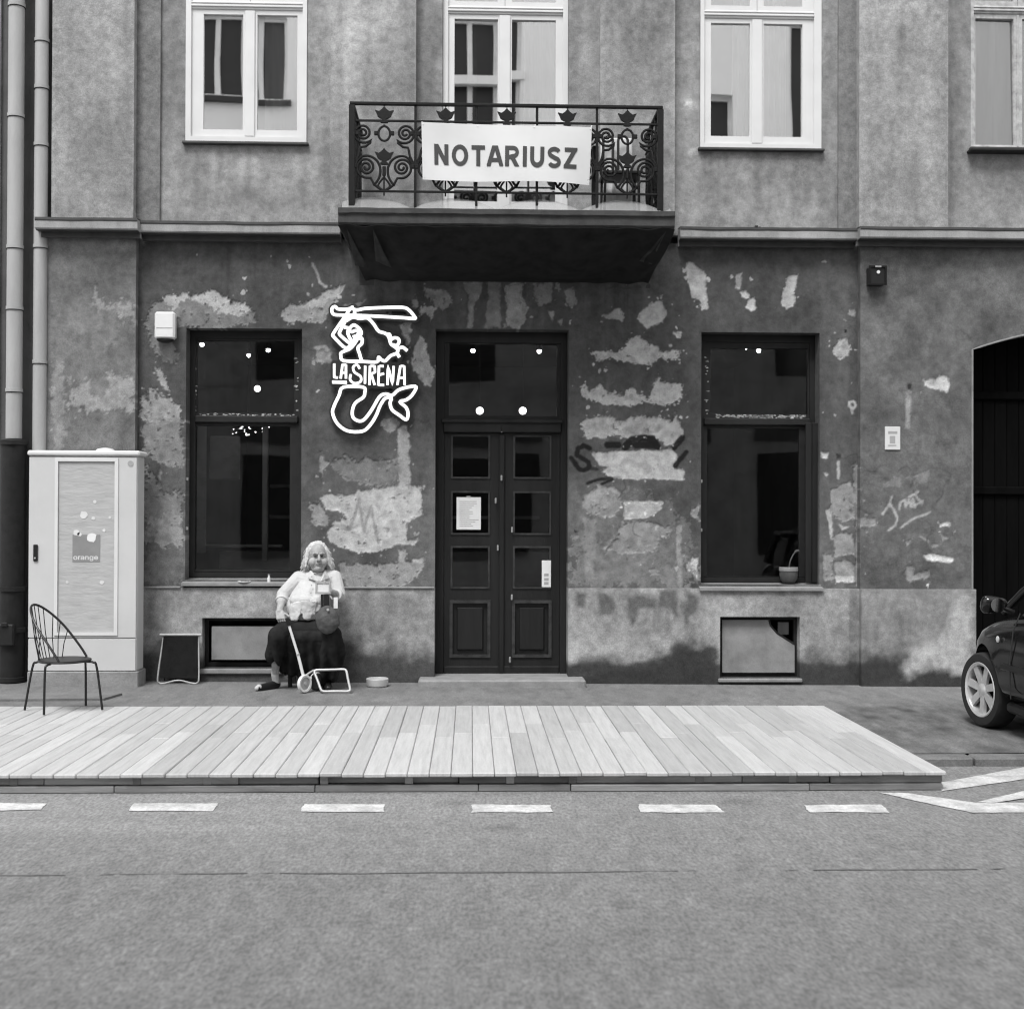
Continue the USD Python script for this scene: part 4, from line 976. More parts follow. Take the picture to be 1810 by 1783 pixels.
# ---------------------------------------------------------------- balcony (part of the tenement)
YB = 10.86                      # front of the slab
def BX(px, Y=YB): return float(W(px, 300, Y)[0])
def BZ(py, Y=YB, px=895): return float(W(px, py, Y)[2])
sx0, sx1 = BX(598), BX(1193)
sz1, sz0 = BZ(370), BZ(400)
# slab with a chipped front edge
_u = np.linspace(sx0, sx1, 120)
_prof = [(YW + .1, sz0), (YB + .02, sz0), (YB, sz0 + .02), (YB, sz0 + .09), (YB - .02, sz0 + .10), (YB - .02, sz1 - .008), (YB + .0, sz1), (YW + .1, sz1)]
_P = np.array([[[u, y + (.006 * (meshkit.fbm(np.array([[u * 6, y, z * 20]]), 3)[0] - .5) * 2 if y < YB + .1 else 0), z + (.012 * (meshkit.fbm(np.array([[u * 5, 4, z * 9]]), 3)[0] - .5) if y < YB + .1 else 0)] for u in _u] for y, z in _prof + _prof[:1]])
_m = grid_mesh(_P)
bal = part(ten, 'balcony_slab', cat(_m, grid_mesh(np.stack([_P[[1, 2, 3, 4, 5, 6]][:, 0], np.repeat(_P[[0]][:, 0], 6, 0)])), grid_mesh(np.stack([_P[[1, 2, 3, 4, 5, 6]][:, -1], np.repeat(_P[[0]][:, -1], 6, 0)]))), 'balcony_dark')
for cx in (-1.0, 1.65):
    part(bal, 'console', ext(sbox(cx - .07, sz0 - .34, cx + .07, sz0 - .005), YW - .0, YW + .1), 'balcony_dark')
# wrought iron railing
yr = YB + .05
def RP(zx, zy, ox=610, oy=170, s=6.241):
    p = W(ox + zx / s, oy + zy / s, yr)
    return p
rl = None
def bar(nm, a, b, r, parent):
    return part(parent, nm, tube([a, b], r, 8), 'iron')
zt, zm, zb_ = BZ(187, yr), BZ(217, yr), BZ(341, yr)
rx0, rx1 = BX(622, yr), BX(1167, yr)
rl = part(ten, 'balcony_railing', cat(box(rx0 - .02, rx1 + .02, yr - .022, yr + .022, zt - .012, zt + .012, .004)), 'iron')
part(rl, 'rail', box(rx0, rx1, yr - .010, yr + .010, zm - .009, zm + .009, .003), 'iron')
part(rl, 'rail', box(rx0, rx1, yr - .010, yr + .010, zb_ - .009, zb_ + .009, .003), 'iron')
yback = YW - .01
for xx in (rx0, rx1):
    part(rl, 'side_rail', box(xx - .02, xx + .02, yr + .024, yback, zt - .012, zt + .012, .004), 'iron')
    part(rl, 'side_rail', box(xx - .009, xx + .009, yr + .012, yback, zm - .009, zm + .009, .003), 'iron')
    part(rl, 'side_rail', box(xx - .009, xx + .009, yr + .012, yback, zb_ - .009, zb_ + .009, .003), 'iron')
    part(rl, 'corner_post', box(xx - .027, xx + .027, yr - .021, yr + .021, sz1 - .01, zt - .013, .004), 'iron')
px_div = [734, 842, 949, 1055]
for p in px_div:
    part(rl, 'baluster', box(BX(p, yr) - .011, BX(p, yr) + .011, yr - .0085, yr + .0085, sz1 - .01, zt - .013, .003), 'iron')
def spiral(c, r0, r1, a0, turns, n=44):
    t = np.linspace(0, 1, n); a = a0 + turns * 2 * np.pi * t; r = r0 + (r1 - r0) * t ** .8
    return np.stack([c[0] + r * np.cos(a), c[1] + r * np.sin(a)], -1)
# ornament of one bay in the coordinates of an enlarged drawing: u from the bay's middle, v downwards
def orn_curves():
    cur = []
    ang = np.linspace(0, 2 * np.pi, 33)
    cur.append(('ring', np.stack([64 * np.cos(ang), 415 + 80 * np.sin(ang)], -1), 9, False))
    for s in (1, -1):
        sp = spiral((232, 412), 118, 16, math.pi * .80, -2.35)
        up = np.vstack([[(330, 770), (318, 730), (282, 660), (272, 600), (262, 568), (205, 560), (150, 515)], sp])
        cur.append(('upper_scroll', np.stack([s * up[:, 0], up[:, 1]], -1), 9, True))
        sp = spiral((190, 790), 118, 16, math.pi * .05, -2.3)[::1]
        sp2 = spiral((190, 790), 118, 16, -math.pi * .06, 2.25)
        lo = np.vstack([[(12, 1040), (60, 1015), (110, 975), (146, 905), (200, 905)], spiral((196, 788), 116, 16, math.pi * .45, -2.3)])
        cur.append(('lower_scroll', np.stack([s * lo[:, 0], lo[:, 1]], -1), 9, True))
        ov = smooth_path([(318, 775), (285, 705), (225, 665), (150, 668), (80, 715), (42, 800), (50, 890), (90, 960), (120, 985)], 5)
        cur.append(('s_scroll', np.stack([s * ov[:, 0], ov[:, 1]], -1), 8, True))
        tr = smooth_path([(0, 895), (52, 960), (60, 1000), (0, 1046)], 5)
        cur.append(('teardrop', np.stack([s * tr[:, 0], tr[:, 1]], -1), 7, True))
    return cur
def finial(v0, sc=1.0):
    """leaf-shaped cast finial: outline in the drawing's coordinates"""
    half = [(0, -78), (12, -62), (30, -42), (58, -22), (104, -36), (86, -4), (72, 32), (46, 50), (24, 58), (24, 72), (44, 88), (40, 100), (0, 104)]
    pts = half + [(-a, b) for a, b in half[::-1]]
    return [(a * sc, v0 + b * sc) for a, b in pts]
k_in = 1.0 / 6.241
cx_bays = [679.5, 788, 896, 1003, 1109]
CUR = orn_curves()
mpx = yr / FPX * 1.0
for ib, pcx in enumerate(cx_bays):
    c0 = W(pcx, 170, yr)
    skew = (W(pcx, 300, yr) - W(pcx, 170, yr))
    def toW(uv, off=0.0):
        uv = np.asarray(uv, float)
        base_py = 170 + uv[:, 1] * k_in + (pcx - 679.5) * .0128
        x = c0[0] + uv[:, 0] * k_in * mpx
        z = np.array([W(679.5, q, yr)[2] for q in 170 + uv[:, 1] * k_in])
        return np.stack([x, np.full(len(x), yr + off), z], -1)
    for nm, uv, w, o in CUR:
        if nm == 'ring':
            part(rl, 'ring', tube(toW(uv[:-1]), .0105, 6, closed=True, flat=1.0), 'iron')
        else:
            part(rl, nm, tube(toW(uv), .0112 if nm != 'teardrop' else .009, 6), 'iron')
    for v0 in (195, 655):
        P2 = toW(finial(v0))
        part(rl, 'finial', ext(Polygon([(p[0], p[2]) for p in P2]).buffer(0), yr - .016, yr + .016), 'iron')
    part(rl, 'stem', cat(tube(toW([(0, 70), (0, 110)]), .008, 6), tube(toW([(0, 318), (0, 345)]), .010, 6), tube(toW([(0, 780), (0, 880)]), .016, 6), tube(toW([(0, 880), (0, 1100)]), .007, 6)), 'iron')
    for q in toW([(90, 412), (-90, 412), (300, 412), (-300, 412), (318, 775), (-318, 775)]):
        part(rl, 'collar', box(q[0] - .016, q[0] + .016, yr - .014, yr + .014, q[2] - .018, q[2] + .018, .004), 'iron')
# the side returns: the same scrolls seen almost edge on
for xx in (rx0, rx1):
    for yc in (yr + .27, yr + .70):
        for nm, uv, w, o in CUR:
            P = np.stack([np.full(len(uv), xx), yc + uv[:, 0] * k_in * mpx * .62, np.array([W(679.5, q, yr)[2] for q in 170 + uv[:, 1] * k_in])], -1)
            part(rl, 'side_scroll', tube(P[:-1] if nm == 'ring' else P, .0125, 6, closed=nm == 'ring'), 'iron')
    for yc in (yr + .27, yr + .49, yr + .70):
        part(rl, 'side_baluster', box(xx - .011, xx + .011, yc - .011, yc + .011, sz1 - .01, zt - .013), 'iron')

# dark debris net slung under the balcony, and the pale net edge on top of the slab
_s, _t = np.meshgrid(np.linspace(0, 1, 61), np.linspace(0, 1, 16))
_xa, _xb = sx0 + (BX(628, 11.8) - sx0 + .10) * _t, sx1 + (BX(1159, 11.8) - sx1 - .06) * _t
_zw = float(W(890, 497, YW - .03)[2])
_xn = _xa + (_xb - _xa) * _s
_zn = sz0 - .006 + (_zw - sz0) * _t
_edge = np.minimum(_s, 1 - _s)
_zn = _zn - .10 * np.sin(np.pi * _t) * (1 - np.exp(-_edge * 7)) + .07 * np.exp(-((_edge - .10 - .05 * _t) / .03) ** 2) * np.sin(np.pi * np.clip(_t * 1.1, 0, 1)) + .016 * np.sin(_s * 60 + 6 * _t) * np.exp(-_edge * 6) + .02 * np.sin(_s * 23 + 2 * _t) * np.sin(np.pi * _t)
_yn = YB + .0 + (YW - .05 - YB) * _t
mat_plain('lit_net_fold', 0.04, 0.85, 0.35, 9.0, 0.3, 120.0, spec=0.1)  # lighter copy of net_dark, light on the hanging folds put into the colour
dn = thing('debris_net', 'black debris netting slung under the balcony slab back to the wall', 'net', (float(_xn.mean()), YB + .5, float(_zn.mean())))
part(dn, 'sheet', slab_of(np.stack([_xn, _yn, _zn], -1), (0, .0, -.006)), 'net_dark', smooth=True)
def lit_net_fold(pts):
    """a gathered fold of the netting hanging free of the sheet: pixel corners with their depth"""
    q = np.array([W(a_, b_, c_) for a_, b_, c_ in pts])
    n_ = 9
    P = np.array([[(1 - u) * ((1 - v) * q[0] + v * q[1]) + u * ((1 - v) * q[0] + v * q[2]) + np.array([0, -.012 * math.sin(u * math.pi * 3), .006 * math.sin(v * 9)]) * v for u in np.linspace(0, 1, n_)] for v in np.linspace(0.02, 1, 12)])
    part(dn, 'fold', slab_of(P, (0, .004, 0)), 'lit_net_fold', smooth=True)
lit_net_fold([(659, 404, YB + .03), (664, 462, YB + .42), (692, 474, YB + .55)])
lit_net_fold([(612, 402, YB + .03), (628, 470, YB + .52), (650, 474, YB + .58)])
lit_net_fold([(1178, 408, YB + .03), (1130, 462, YB + .48), (1152, 468, YB + .52)])
_s = np.linspace(0, 1, 121)
_sag = np.abs(np.sin(_s * np.pi * 3.9 + .55)) ** .8
_zn2 = np.stack([np.full(121, sz1 + .002), sz1 + .012 + .10 * _sag])
_xx = sx0 + .03 + (sx1 - sx0 - .06) * _s
single('balcony_net_edge', slab_of(np.stack([np.stack([_xx, np.full(121, YB + .012), _zn2[0]], -1), np.stack([_xx, np.full(121, YB + .09), _zn2[1]], -1)]), (0, .002, 0)), 'net_veil', 'thin pale scalloped netting along the foot of the balcony railing', 'net')

# weeds rooted on the cornice ledge
for wx, wy_, lab in ((1340, 404, 'dark weed tuft rooted on the cornice right of the balcony'), (1778, 411, 'dark weed tuft rooted on the cornice above the archway')):
    p_ = W(wx, wy_ + 4, YW - (.10 if wx < 1500 else .18))
    r_ = np.random.default_rng(wx)
    wd = thing('weed', lab, 'plant', tuple(p_))
    for _ in range(14):
        a_, l_ = r_.uniform(0, 2 * np.pi), r_.uniform(.03, .07)
        tip = p_ + [math.cos(a_) * l_ * .7, math.sin(a_) * .03, l_ * r_.uniform(.5, 1)]
        part(wd, 'leaf', tube(smooth_path([p_, (p_ + tip) / 2 + [0, 0, .012], tip], 3), [.003, .005, .007, .008, .007, .004, .001], 5), 'weed_leaf')
# chair on the balcony
bcx, bcy = BX(1098, 11.4), 11.42
bch = thing('balcony_chair', 'small dark metal chair with arched hoops standing on the balcony', 'chair', (bcx, bcy, sz1))
zs_ = float(W(1098, 308, 11.35)[2]); zt_ = float(W(1076, 236, 11.5)[2])
part(bch, 'seat', box(bcx - .19, bcx + .17, bcy - .17, bcy + .17, zs_ - .025, zs_ + .01, .01), 'chair_metal')
for sx_ in (-.17, .15):
    for sy_ in (-.15, .15):
        part(bch, 'leg', tube([(bcx + sx_, bcy + sy_, sz1), (bcx + sx_ * .95, bcy + sy_, zs_ - .02)], .013, 8), 'chair_metal')
hx = BX(1075, 11.56)
for hx_, w_ in ((hx, .045), (hx + .14, .045)):
    aa = np.linspace(0, np.pi, 13)
    top = np.stack([hx_ + w_ * np.cos(aa), np.full(13, bcy + .155), zt_ - .05 + .05 * np.sin(aa)], -1)
    part(bch, 'back_hoop', tube(np.vstack([[[hx_ + w_, bcy + .155, zs_]], top, [[hx_ - w_, bcy + .155, zs_]]]), .013, 8), 'chair_metal')
single('white_panel', cat(box(BX(1062, 11.62), BX(1118, 11.62), 11.64, 11.67, sz1 + .08, BZ(240, 11.62), .01), box(BX(1085, 11.62) - .02, BX(1085, 11.62) + .02, 11.631, 11.639, sz1, BZ(262, 11.62), .003)), 'pale_paper', 'pale board leaning behind the chair on the balcony', 'board')
single('balcony_post', cat(box(BX(1046, 11.0) - .0, BX(1058, 11.0), 10.98, 11.05, sz1, BZ(256, 11.0), .01), box(BX(1040, 11.0), BX(1064, 11.0), 10.94, 11.09, sz1, sz1 + .03, .008)), 'black_plastic', 'upright black parasol stand between the banner and the balcony chair', 'stand')

# ---------------------------------------------------------------- the banner
yb = yr - .035
TL, TR, BR, BL = [W(*p, yb) for p in ((745, 216), (1046, 226), (1042, 326), (747, 317))]
def cloth(u, v, off=0.0):
    u, v = np.asarray(u, float), np.asarray(v, float)
    p = ((1 - u) * (1 - v))[..., None] * TL + (u * (1 - v))[..., None] * TR + (u * v)[..., None] * BR + ((1 - u) * v)[..., None] * BL
    p[..., 1] += .012 * np.sin(u * 5.2 + v * 1.3) + .008 * np.sin(u * 11 - v * 3) * v - .010 * np.exp(-((u - .5) / .12) ** 2) * v - off + .02 * np.exp(-((u - 1) / .08) ** 2) * v
    p[..., 2] += -.008 * np.sin(u * np.pi * 2) * (v > .999)
    return p
ban = thing('banner', 'white cloth banner lettered NOTARIUSZ tied to the balcony railing', 'banner', tuple((TL + BR) / 2))
_u, _v = np.meshgrid(np.linspace(0, 1, 61), np.linspace(0, 1, 21))
part(ban, 'cloth', slab_of(cloth(_u, _v), (0, .003, 0)), 'banner', smooth=50)
def block_letters(text, sw=.235, gap=.20):
    """heavy sans capitals one unit tall, built from strokes"""
    out, x = [], 0.0
    arc = lambda cx, cy, rx, ry, a0, a1: [(cx + rx * math.cos(t), cy + ry * math.sin(t)) for t in np.radians(np.linspace(a0, a1, 22))]
    h = sw / 2
    st = lambda *p, w=sw: LineString(p).buffer(w / 2, cap_style='flat', join_style='mitre', mitre_limit=3)
    def glyph(c):
        if c == 'N': return .84, [st((h, 0), (h, 1)), st((.84 - h, 0), (.84 - h, 1)), st((.06, 1.08), (.78, -.08), w=sw * .98)]
        if c == 'O': return .98, [Polygon(arc(.49, .5, .49, .52, 0, 360)).difference(Polygon(arc(.49, .5, .49 - sw, .52 - sw * .86, 0, 360)))]
        if c == 'T': return .80, [st((0, 1 - h * .85), (.80, 1 - h * .85), w=sw * .85), st((.40, 0), (.40, 1))]
        if c == 'A': return .94, [st((.05, -.08), (.47, 1.12)), st((.89, -.08), (.47, 1.12)), st((.25, .30), (.69, .30), w=sw * .8)]
        if c == 'R': return .86, [st((h, 0), (h, 1)), st(*([(h, 1 - h * .85), (.46, 1 - h * .85)] + arc(.48, .70, .24, .20, 90, -90) + [(h, .50 - .085)]), w=sw * .85), st((.44, .42), (.78, -.10))]
        if c == 'I': return sw, [st((h, 0), (h, 1))]
        if c == 'U': return .84, [st(*([(h, 1), (h, .42)] + arc(.42, .40, .42 - h, .40 - h * .85, 180, 360) + [(.84 - h, 1)]))]
        if c == 'S': return .80, [st(*(arc(.40, .725, .29, .185, 20, 245) + arc(.41, .28, .29, .19, 78, -160)), w=sw * .88)]
        if c == 'Z': return .76, [st((.02, 1 - h * .85), (.74, 1 - h * .85), w=sw * .85), st((.0, h * .85), (.76, h * .85), w=sw * .85), st((.02, -.03), (.72, 1.03))]
    for c in text:
        w, g_ = glyph(c)
        u = unary_union(g_).intersection(sbox(-.02, -.02 if c in 'OSU' else 0, w + .02, 1.02 if c in 'OS' else 1))
        out.append(shapely.affinity.translate(u, x, 0)); x += w + gap - (.07 if c in 'TA' else 0)
    return unary_union(out), x - gap
import shapely.affinity
_tp, _tw = block_letters('NOTARIUSZ')
tm = ext(_tp, 0, .001)
tm = tm.subdivide_to_size(.3)
uu = .072 + tm.vertices[:, 0] / _tw * (.918 - .072)
vv = .735 - tm.vertices[:, 2] * (.735 - .372)
V = cloth(uu, vv, .0045 + 0 * uu)
V[:, 1] += tm.vertices[:, 1]
part(ban, 'lettering', trimesh.Trimesh(V, tm.faces, process=False), 'print_black')
for (u, v) in ((.01, .04), (.99, .04), (.33, .04), (.66, .04), (.01, .96), (.99, .96)):
    p = cloth(np.array(u), np.array(v))
    part(ban, 'tie', tube([p + [0, -.004, 0], p + [(.02 if u > .5 else -.02), .045, .05 if v < .5 else .02]], .004, 6), 'white_plastic')

# ================================================================ neon sign
yn = YW - .075
NS = lambda pts: np.array([W(560 + a / 6.605, 520 + b / 6.605, yn) for a, b in pts])
neon = thing('neon_sign', 'glowing white neon sign of a mermaid holding a sword lettered LA SIRENA', 'sign', tuple(W(655, 655, YW)))
NEON = [  # name, points, closed, rounded
    ('sword', [(1140, 285), (1000, 275), (700, 258), (450, 248), (330, 245), (215, 240), (180, 215), (178, 165), (215, 145), (245, 172), (330, 178), (400, 168), (470, 185), (560, 168), (760, 158), (1000, 155), (1080, 190), (1140, 262)], True, True),
    ('arm', [(430, 150), (395, 165), (330, 260), (260, 360), (190, 465), (200, 500), (330, 625), (400, 590), (430, 540)], False, True),
    ('inner_arm', [(440, 200), (440, 225), (400, 262), (345, 290), (310, 360), (268, 440), (275, 480), (390, 580)], False, True),
    ('hair', [(345, 310), (420, 270), (500, 285), (590, 280), (660, 345), (720, 430), (800, 458), (840, 500), (865, 580), (905, 610), (945, 650), (930, 690), (860, 720), (800, 778), (755, 765), (720, 735), (700, 790), (520, 785), (310, 775), (280, 715), (290, 680), (380, 640), (430, 590), (470, 530)], False, True),
    ('hair_curl', [(805, 470), (850, 470), (860, 530), (900, 510), (950, 520), (960, 560), (930, 600), (890, 590)], False, True),
    ('hair_wisp', [(935, 640), (1000, 620), (1055, 660)], False, True),
    ('hair_wisp', [(930, 680), (965, 735)], False, True),
    ('face', [(320, 385), (370, 400), (360, 450), (390, 520), (420, 545), (460, 520), (515, 470), (510, 420), (470, 380), (430, 360), (395, 385), (380, 420), (410, 440), (450, 425), (490, 440), (470, 480), (420, 500)], False, True),
    ('hair_strand', [(480, 520), (525, 515), (525, 575), (480, 625), (500, 700), (522, 775)], False, True),
    ('letter_l', [(203, 810), (203, 970), (245, 975)], False, False),
    ('letter_a', [(278, 985), (300, 820), (340, 825), (340, 985)], False, False), ('letter_a_bar', [(295, 915), (335, 915)], False, False),
    ('underline', [(180, 1025), (350, 1030)], False, False),
    ('letter_s', [(500, 870), (470, 825), (425, 850), (440, 910), (510, 960), (510, 1020), (440, 1040), (390, 1000), (395, 935)], False, True),
    ('letter_i', [(565, 835), (562, 1045)], False, False),
    ('letter_r', [(615, 1060), (620, 840), (675, 840), (680, 910), (635, 930), (675, 1060)], False, False),
    ('letter_e', [(780, 840), (725, 840), (718, 1060), (785, 1060)], False, False), ('letter_e_bar', [(722, 945), (785, 925)], False, False),
    ('letter_n', [(825, 1060), (830, 835), (885, 1060), (897, 840)], False, False),
    ('letter_a', [(940, 1060), (975, 840), (1020, 840), (1025, 1060)], False, False), ('letter_a_bar', [(960, 975), (1020, 975)], False, False),
    ('tail', [(310, 1085), (540, 1085), (560, 1150), (540, 1205), (450, 1270), (415, 1360), (425, 1440), (490, 1480), (555, 1460), (640, 1350), (730, 1200), (800, 1165), (880, 1180), (950, 1120), (1060, 1085), (1160, 1080), (1110, 1180), (1040, 1235), (970, 1255), (1040, 1320), (1065, 1390), (1045, 1465), (960, 1410), (880, 1350), (855, 1270), (870, 1215), (800, 1215), (740, 1300), (690, 1420), (620, 1530), (530, 1600), (360, 1595), (240, 1510), (185, 1390), (200, 1310), (260, 1180)], True, True),
]
_sharp = {'tail', 'sword', 'hair', 'arm'}
lines2d = []
for nm, pts, closed, rnd in NEON:
    P = NS(pts)
    Q = smooth_path(P, 5, closed) if rnd else P
    if nm in ('tail',):   # keep the pointed fins pointed
        Q = smooth_path(P, 4, closed)
    if not rnd:
        Q = np.vstack([np.linspace(a, b, 6)[:-1] for a, b in zip(P[:-1], P[1:])] + [P[-1:]])
    part(neon, nm, tube(Q, .0150 if 'letter' not in nm else .0115, 10, closed=closed), 'neon', smooth=60)
    q = np.vstack([Q, Q[:1]]) if closed else Q
    lines2d.append(LineString([(a[0], a[2]) for a in q]).buffer(.034))
letters = sbox(*(lambda a, b: (a[0], b[2], b[0], a[2]))(*NS([(190, 815), (1030, 1060)]))).buffer(.025)
back = unary_union(lines2d + [letters]).buffer(.01).buffer(-.01)
part(neon, 'backing_board', ext(back, yn + .022, yn + .034), 'sign_board')
for a, b in ((240, 700), (300, 200), (1000, 230), (500, 1590), (1050, 1430), (960, 1000)):
    p = NS([(a, b)])[0]
    part(neon, 'standoff', disc((p[0], (yn + .034 + YW) / 2, p[2]), (0, 1, 0), .012, YW - yn - .035, 12), 'black_plastic')

# ================================================================ left: downpipes and the neighbour
nb = thing('neighbour_building', 'pale neighbouring house front at the left edge beyond the downpipes', 'building', (-5, 12, 0))
part(nb, 'wall', cat(box(-16, -4.462, YW - .02, YW + .6, 0, 14.6)), 'neighbour_light')
part(nb, 'joint', box(-4.460, XL - .002, YW + .02, YW + .3, 0, 14.6), 'neighbour')
def downpipe(pxc, w, y, z0, z1, rings, label, base_mat='gutter_pipe'):
    x = float(W(pxc, 400, y)[0]); r = w / 2 * y / FPX
    t = thing('downpipe', label, 'downpipe', (x, y, z0), None)
    part(t, 'pipe', tube([(x, y, z0), (x, y, z1)], r, 24), base_mat, smooth=50)
    for q in rings:
        z = float(W(pxc, q, y)[2])
        part(t, 'collar', revolve([(r - .002, -.018), (r + .005, -.016), (r + .006, .016), (r - .002, .018)], c=(x, y, z), n=24), base_mat, smooth=40)
        part(t, 'seam', revolve([(r, -.003), (r + .0075, -.002), (r + .0075, .002), (r, .003)], c=(x, y, z - .021), n=24), 'iron')
    for q in rings[::2]:
        z = float(W(pxc, q, y)[2]) + .06
        part(t, 'bracket', cat(box(x - .012, x + .012, y + r - .01, YW + .03, z - .01, z + .01), ), 'iron')
    return t, x, r
dp1, dx1, dr1 = downpipe(27, 27, YW - .12, 2.40, 14.4, [-200, 10, 205, 437, 545, 690], 'pale downpipe standing in a black cast iron shoe at the left edge')
dp2, dx2, dr2 = downpipe(72, 23, YW - .10, .2, 14.4, [-150, 72, 155, 256, 436, 640], 'pale downpipe next to the pilaster, running down behind the cabinet')
_y = YW - .13
sh = part(dp1, 'cast_iron_shoe', tube([(dx1, _y, .12), (dx1, _y, 2.38)], .115, 24), 'cast_iron', smooth=50)
for z in (2.36, 1.0, .62, .16):
    part(sh, 'flange', revolve([(.11, -.025), (.132, -.02), (.132, .02), (.11, .025)], c=(dx1, _y, z), n=24), 'cast_iron', smooth=40)
part(dp1, 'inspection_cover', cat(box(dx1 - .10, dx1 + .07, _y - .16, _y - .10, .48, .68, .012), box(dx1 - .04, dx1 + .02, _y - .18, _y - .161, .66, .70, .006)), 'cast_iron', label='cast iron inspection cover clamped on the pipe shoe')

# ================================================================ utility cabinet
yc0, yc1 = 11.52, 11.76
cabx0, cabx1 = float(W(50, 1000, yc0)[0]), float(W(243, 1000, yc0)[0])
czt, czb = float(W(150, 806, yc0)[2]), float(W(150, 1186, yc0)[2])
uc = thing('utility_cabinet', 'tall pale grey street utility cabinet with a film covered poster panel', 'cabinet', ((cabx0 + cabx1) / 2, yc0, .1))
def CX(zx): return float(W(zx / 3.566, 1000, yc0)[0])
def CZ(zy): return float(W(140, 780 + zy / 3.566, yc0)[2])
part(uc, 'body', box(cabx0 + .006, cabx1 - .004, yc0 + .012, yc1, czb, czt, .006), 'cabinet')
part(uc, 'lid', box(cabx0 - .012, cabx1 + .02, yc0 - .02, yc1 + .02, czt + .002, czt + .05, .014), 'cabinet_edge')
dz0 = CZ(1235)
part(uc, 'door', ext(sbox(cabx0 + .004, dz0, cabx1 - .012, czt - .012).difference(sbox(CX(350), CZ(1218), CX(742), CZ(110))), yc0 - .004, yc0 + .0118), 'cabinet')
pf = part(uc, 'poster_frame', ring(CX(345), CX(744), CZ(1222), CZ(104), .028, .032, .028, .032, yc0 - .014, yc0 + .0115), 'cabinet_edge')
pp = part(uc, 'poster_panel', box(CX(366), CX(722), yc0 + .002, yc0 + .0112, CZ(1202), CZ(126)), 'poster_film', label='crumpled film over the poster panel')
part(uc, 'lower_panel', box(cabx0 + .004, cabx1 - .012, yc0 - .004, yc0 + .0118, czb + .004, dz0 - .014, .003), 'cabinet')
part(uc, 'door_handle', cat(box(CX(212), CX(240), yc0 - .02, yc0 - .0045, CZ(756), CZ(650), .005)), 'black_plastic')
part(uc, 'lock', disc((CX(225), yc0 - .023, CZ(735)), (0, 1, 0), .008, .006, 12), 'alu')
part(uc, 'emblem', disc((CX(820), yc0 - .006, CZ(138)), (0, 1, 0), .026, .004, 20), 'grey_plastic')
pzb = float(pave_z(cabx0, yc0)) - .03
part(uc, 'concrete_base', box(cabx0 - .0, cabx1 + .015, yc0 - .015, yc1 + .02, pzb, czb - .002, .008), 'concrete')
st = part(pp, 'sticker', box(CX(456), CX(630), yc0 - .0005, yc0 + .0015, CZ(760), CZ(588)), 'sticker_grey')
tm = meshkit.text_mesh('orange', .04, .0008, bold=True)
lo, hi = tm.bounds
tv = tm.vertices
tx = CX(462) + (tv[:, 0] - lo[0]) / (hi[0] - lo[0]) * (CX(618) - CX(462)); tz = CZ(754) + (tv[:, 1] - lo[1]) / (hi[1] - lo[1]) * (CZ(722) - CZ(754))
part(pp, 'sticker_lettering', trimesh.Trimesh(np.stack([tx, yc0 - .0008 - tv[:, 2], tz], 1), tm.faces, process=False), 'pale_paper')
_rr = np.random.default_rng(3)
for (a, b, r) in ((577, 604, 34), (525, 462, 26), (480, 575, 22), (500, 585, 15), (586, 484, 13), (642, 888, 15), (655, 560, 11), (424, 886, 10), (690, 478, 9), (595, 380, 12)):
    part(pp, 'torn_paper', ext(Polygon([(CX(a) + r / 3.566 * yc0 / FPX * _rr.uniform(.7, 1.05) * math.cos(t), CZ(b) + r / 3.566 * yc0 / FPX * _rr.uniform(.7, 1.05) * math.sin(t)) for t in np.linspace(0, 2 * np.pi, 13)[:-1]]).buffer(0), yc0 - .0012, yc0 - .0002), 'white_paper' if r == 34 else 'pale_paper')
part(uc, 'lid_litter', revolve([(0, 0), (.09, 0), (.07, .02), (.02, .03), (0, .03)], c=(CX(640), yc0 + .1, czt + .051), n=14), 'cabinet_edge')

# ================================================================ small things on the facade
sx, sz = X(291, 580, YW - .1), 0
al = thing('alarm_siren', 'white wall alarm siren with a dark round lens below', 'alarm', (sx, YW, Z(580, 291)))
a0, a1, b0, b1 = X(273, 580, YW - .09), X(309, 580, YW - .09), Z(599, 291, YW - .09), Z(551, 291, YW - .09)
part(al, 'housing', box(a0, a1, YW - .10, YW - .004, b0, b1, .018), 'white_plastic')
part(al, 'cover_line', box(a0 + .02, a1 - .02, YW - .1025, YW - .1005, b0 + .10, b0 + .105), 'grey_plastic')
part(al, 'lens', trimesh.intersections.slice_mesh_plane(trimesh.creation.icosphere(3, .5).apply_scale([(a1 - a0) * .86, .13, .085]).apply_translation([(a0 + a1) / 2, YW - .07, b0 + .005]), [0, 0, -1], [0, 0, b0 - .001], cap=False), 'black_plastic', smooth=True)
part(al, 'bracket', box(a0 - .02, a0 - .001, YW - .03, YW, (b0 + b1) / 2 - .03, (b0 + b1) / 2), 'black_plastic')
cb = thing('wall_lamp', 'small dark box lamp high on the right hand pilaster', 'lamp', (X(1550, 485, YW - .1), YW - .085, Z(485, 1550)))
Yc = YW - .19
a0, a1, b0, b1 = X(1537, 485, Yc), X(1566, 485, Yc), Z(503, 1550, Yc), Z(471, 1550, Yc)
part(cb, 'housing', box(a0, a1, Yc, YW - .086, b0, b1, .008), 'black_plastic')
part(cb, 'rim', ring(a0 - .006, a1 + .006, b0 - .006, b1 + .006, .016, .016, .016, .016, Yc - .012, Yc - .0005), 'iron')
part(cb, 'visor', box(a0 + .05, a1 - .05, Yc - .02, Yc - .013, b1 - .012, b1 + .002, .002), 'grey_plastic')
part(cb, 'lens', disc(((a0 + a1) / 2 + .004, Yc - .006, b1 - .055), (0, 1, 0), .016, .008, 16), 'white_plastic')
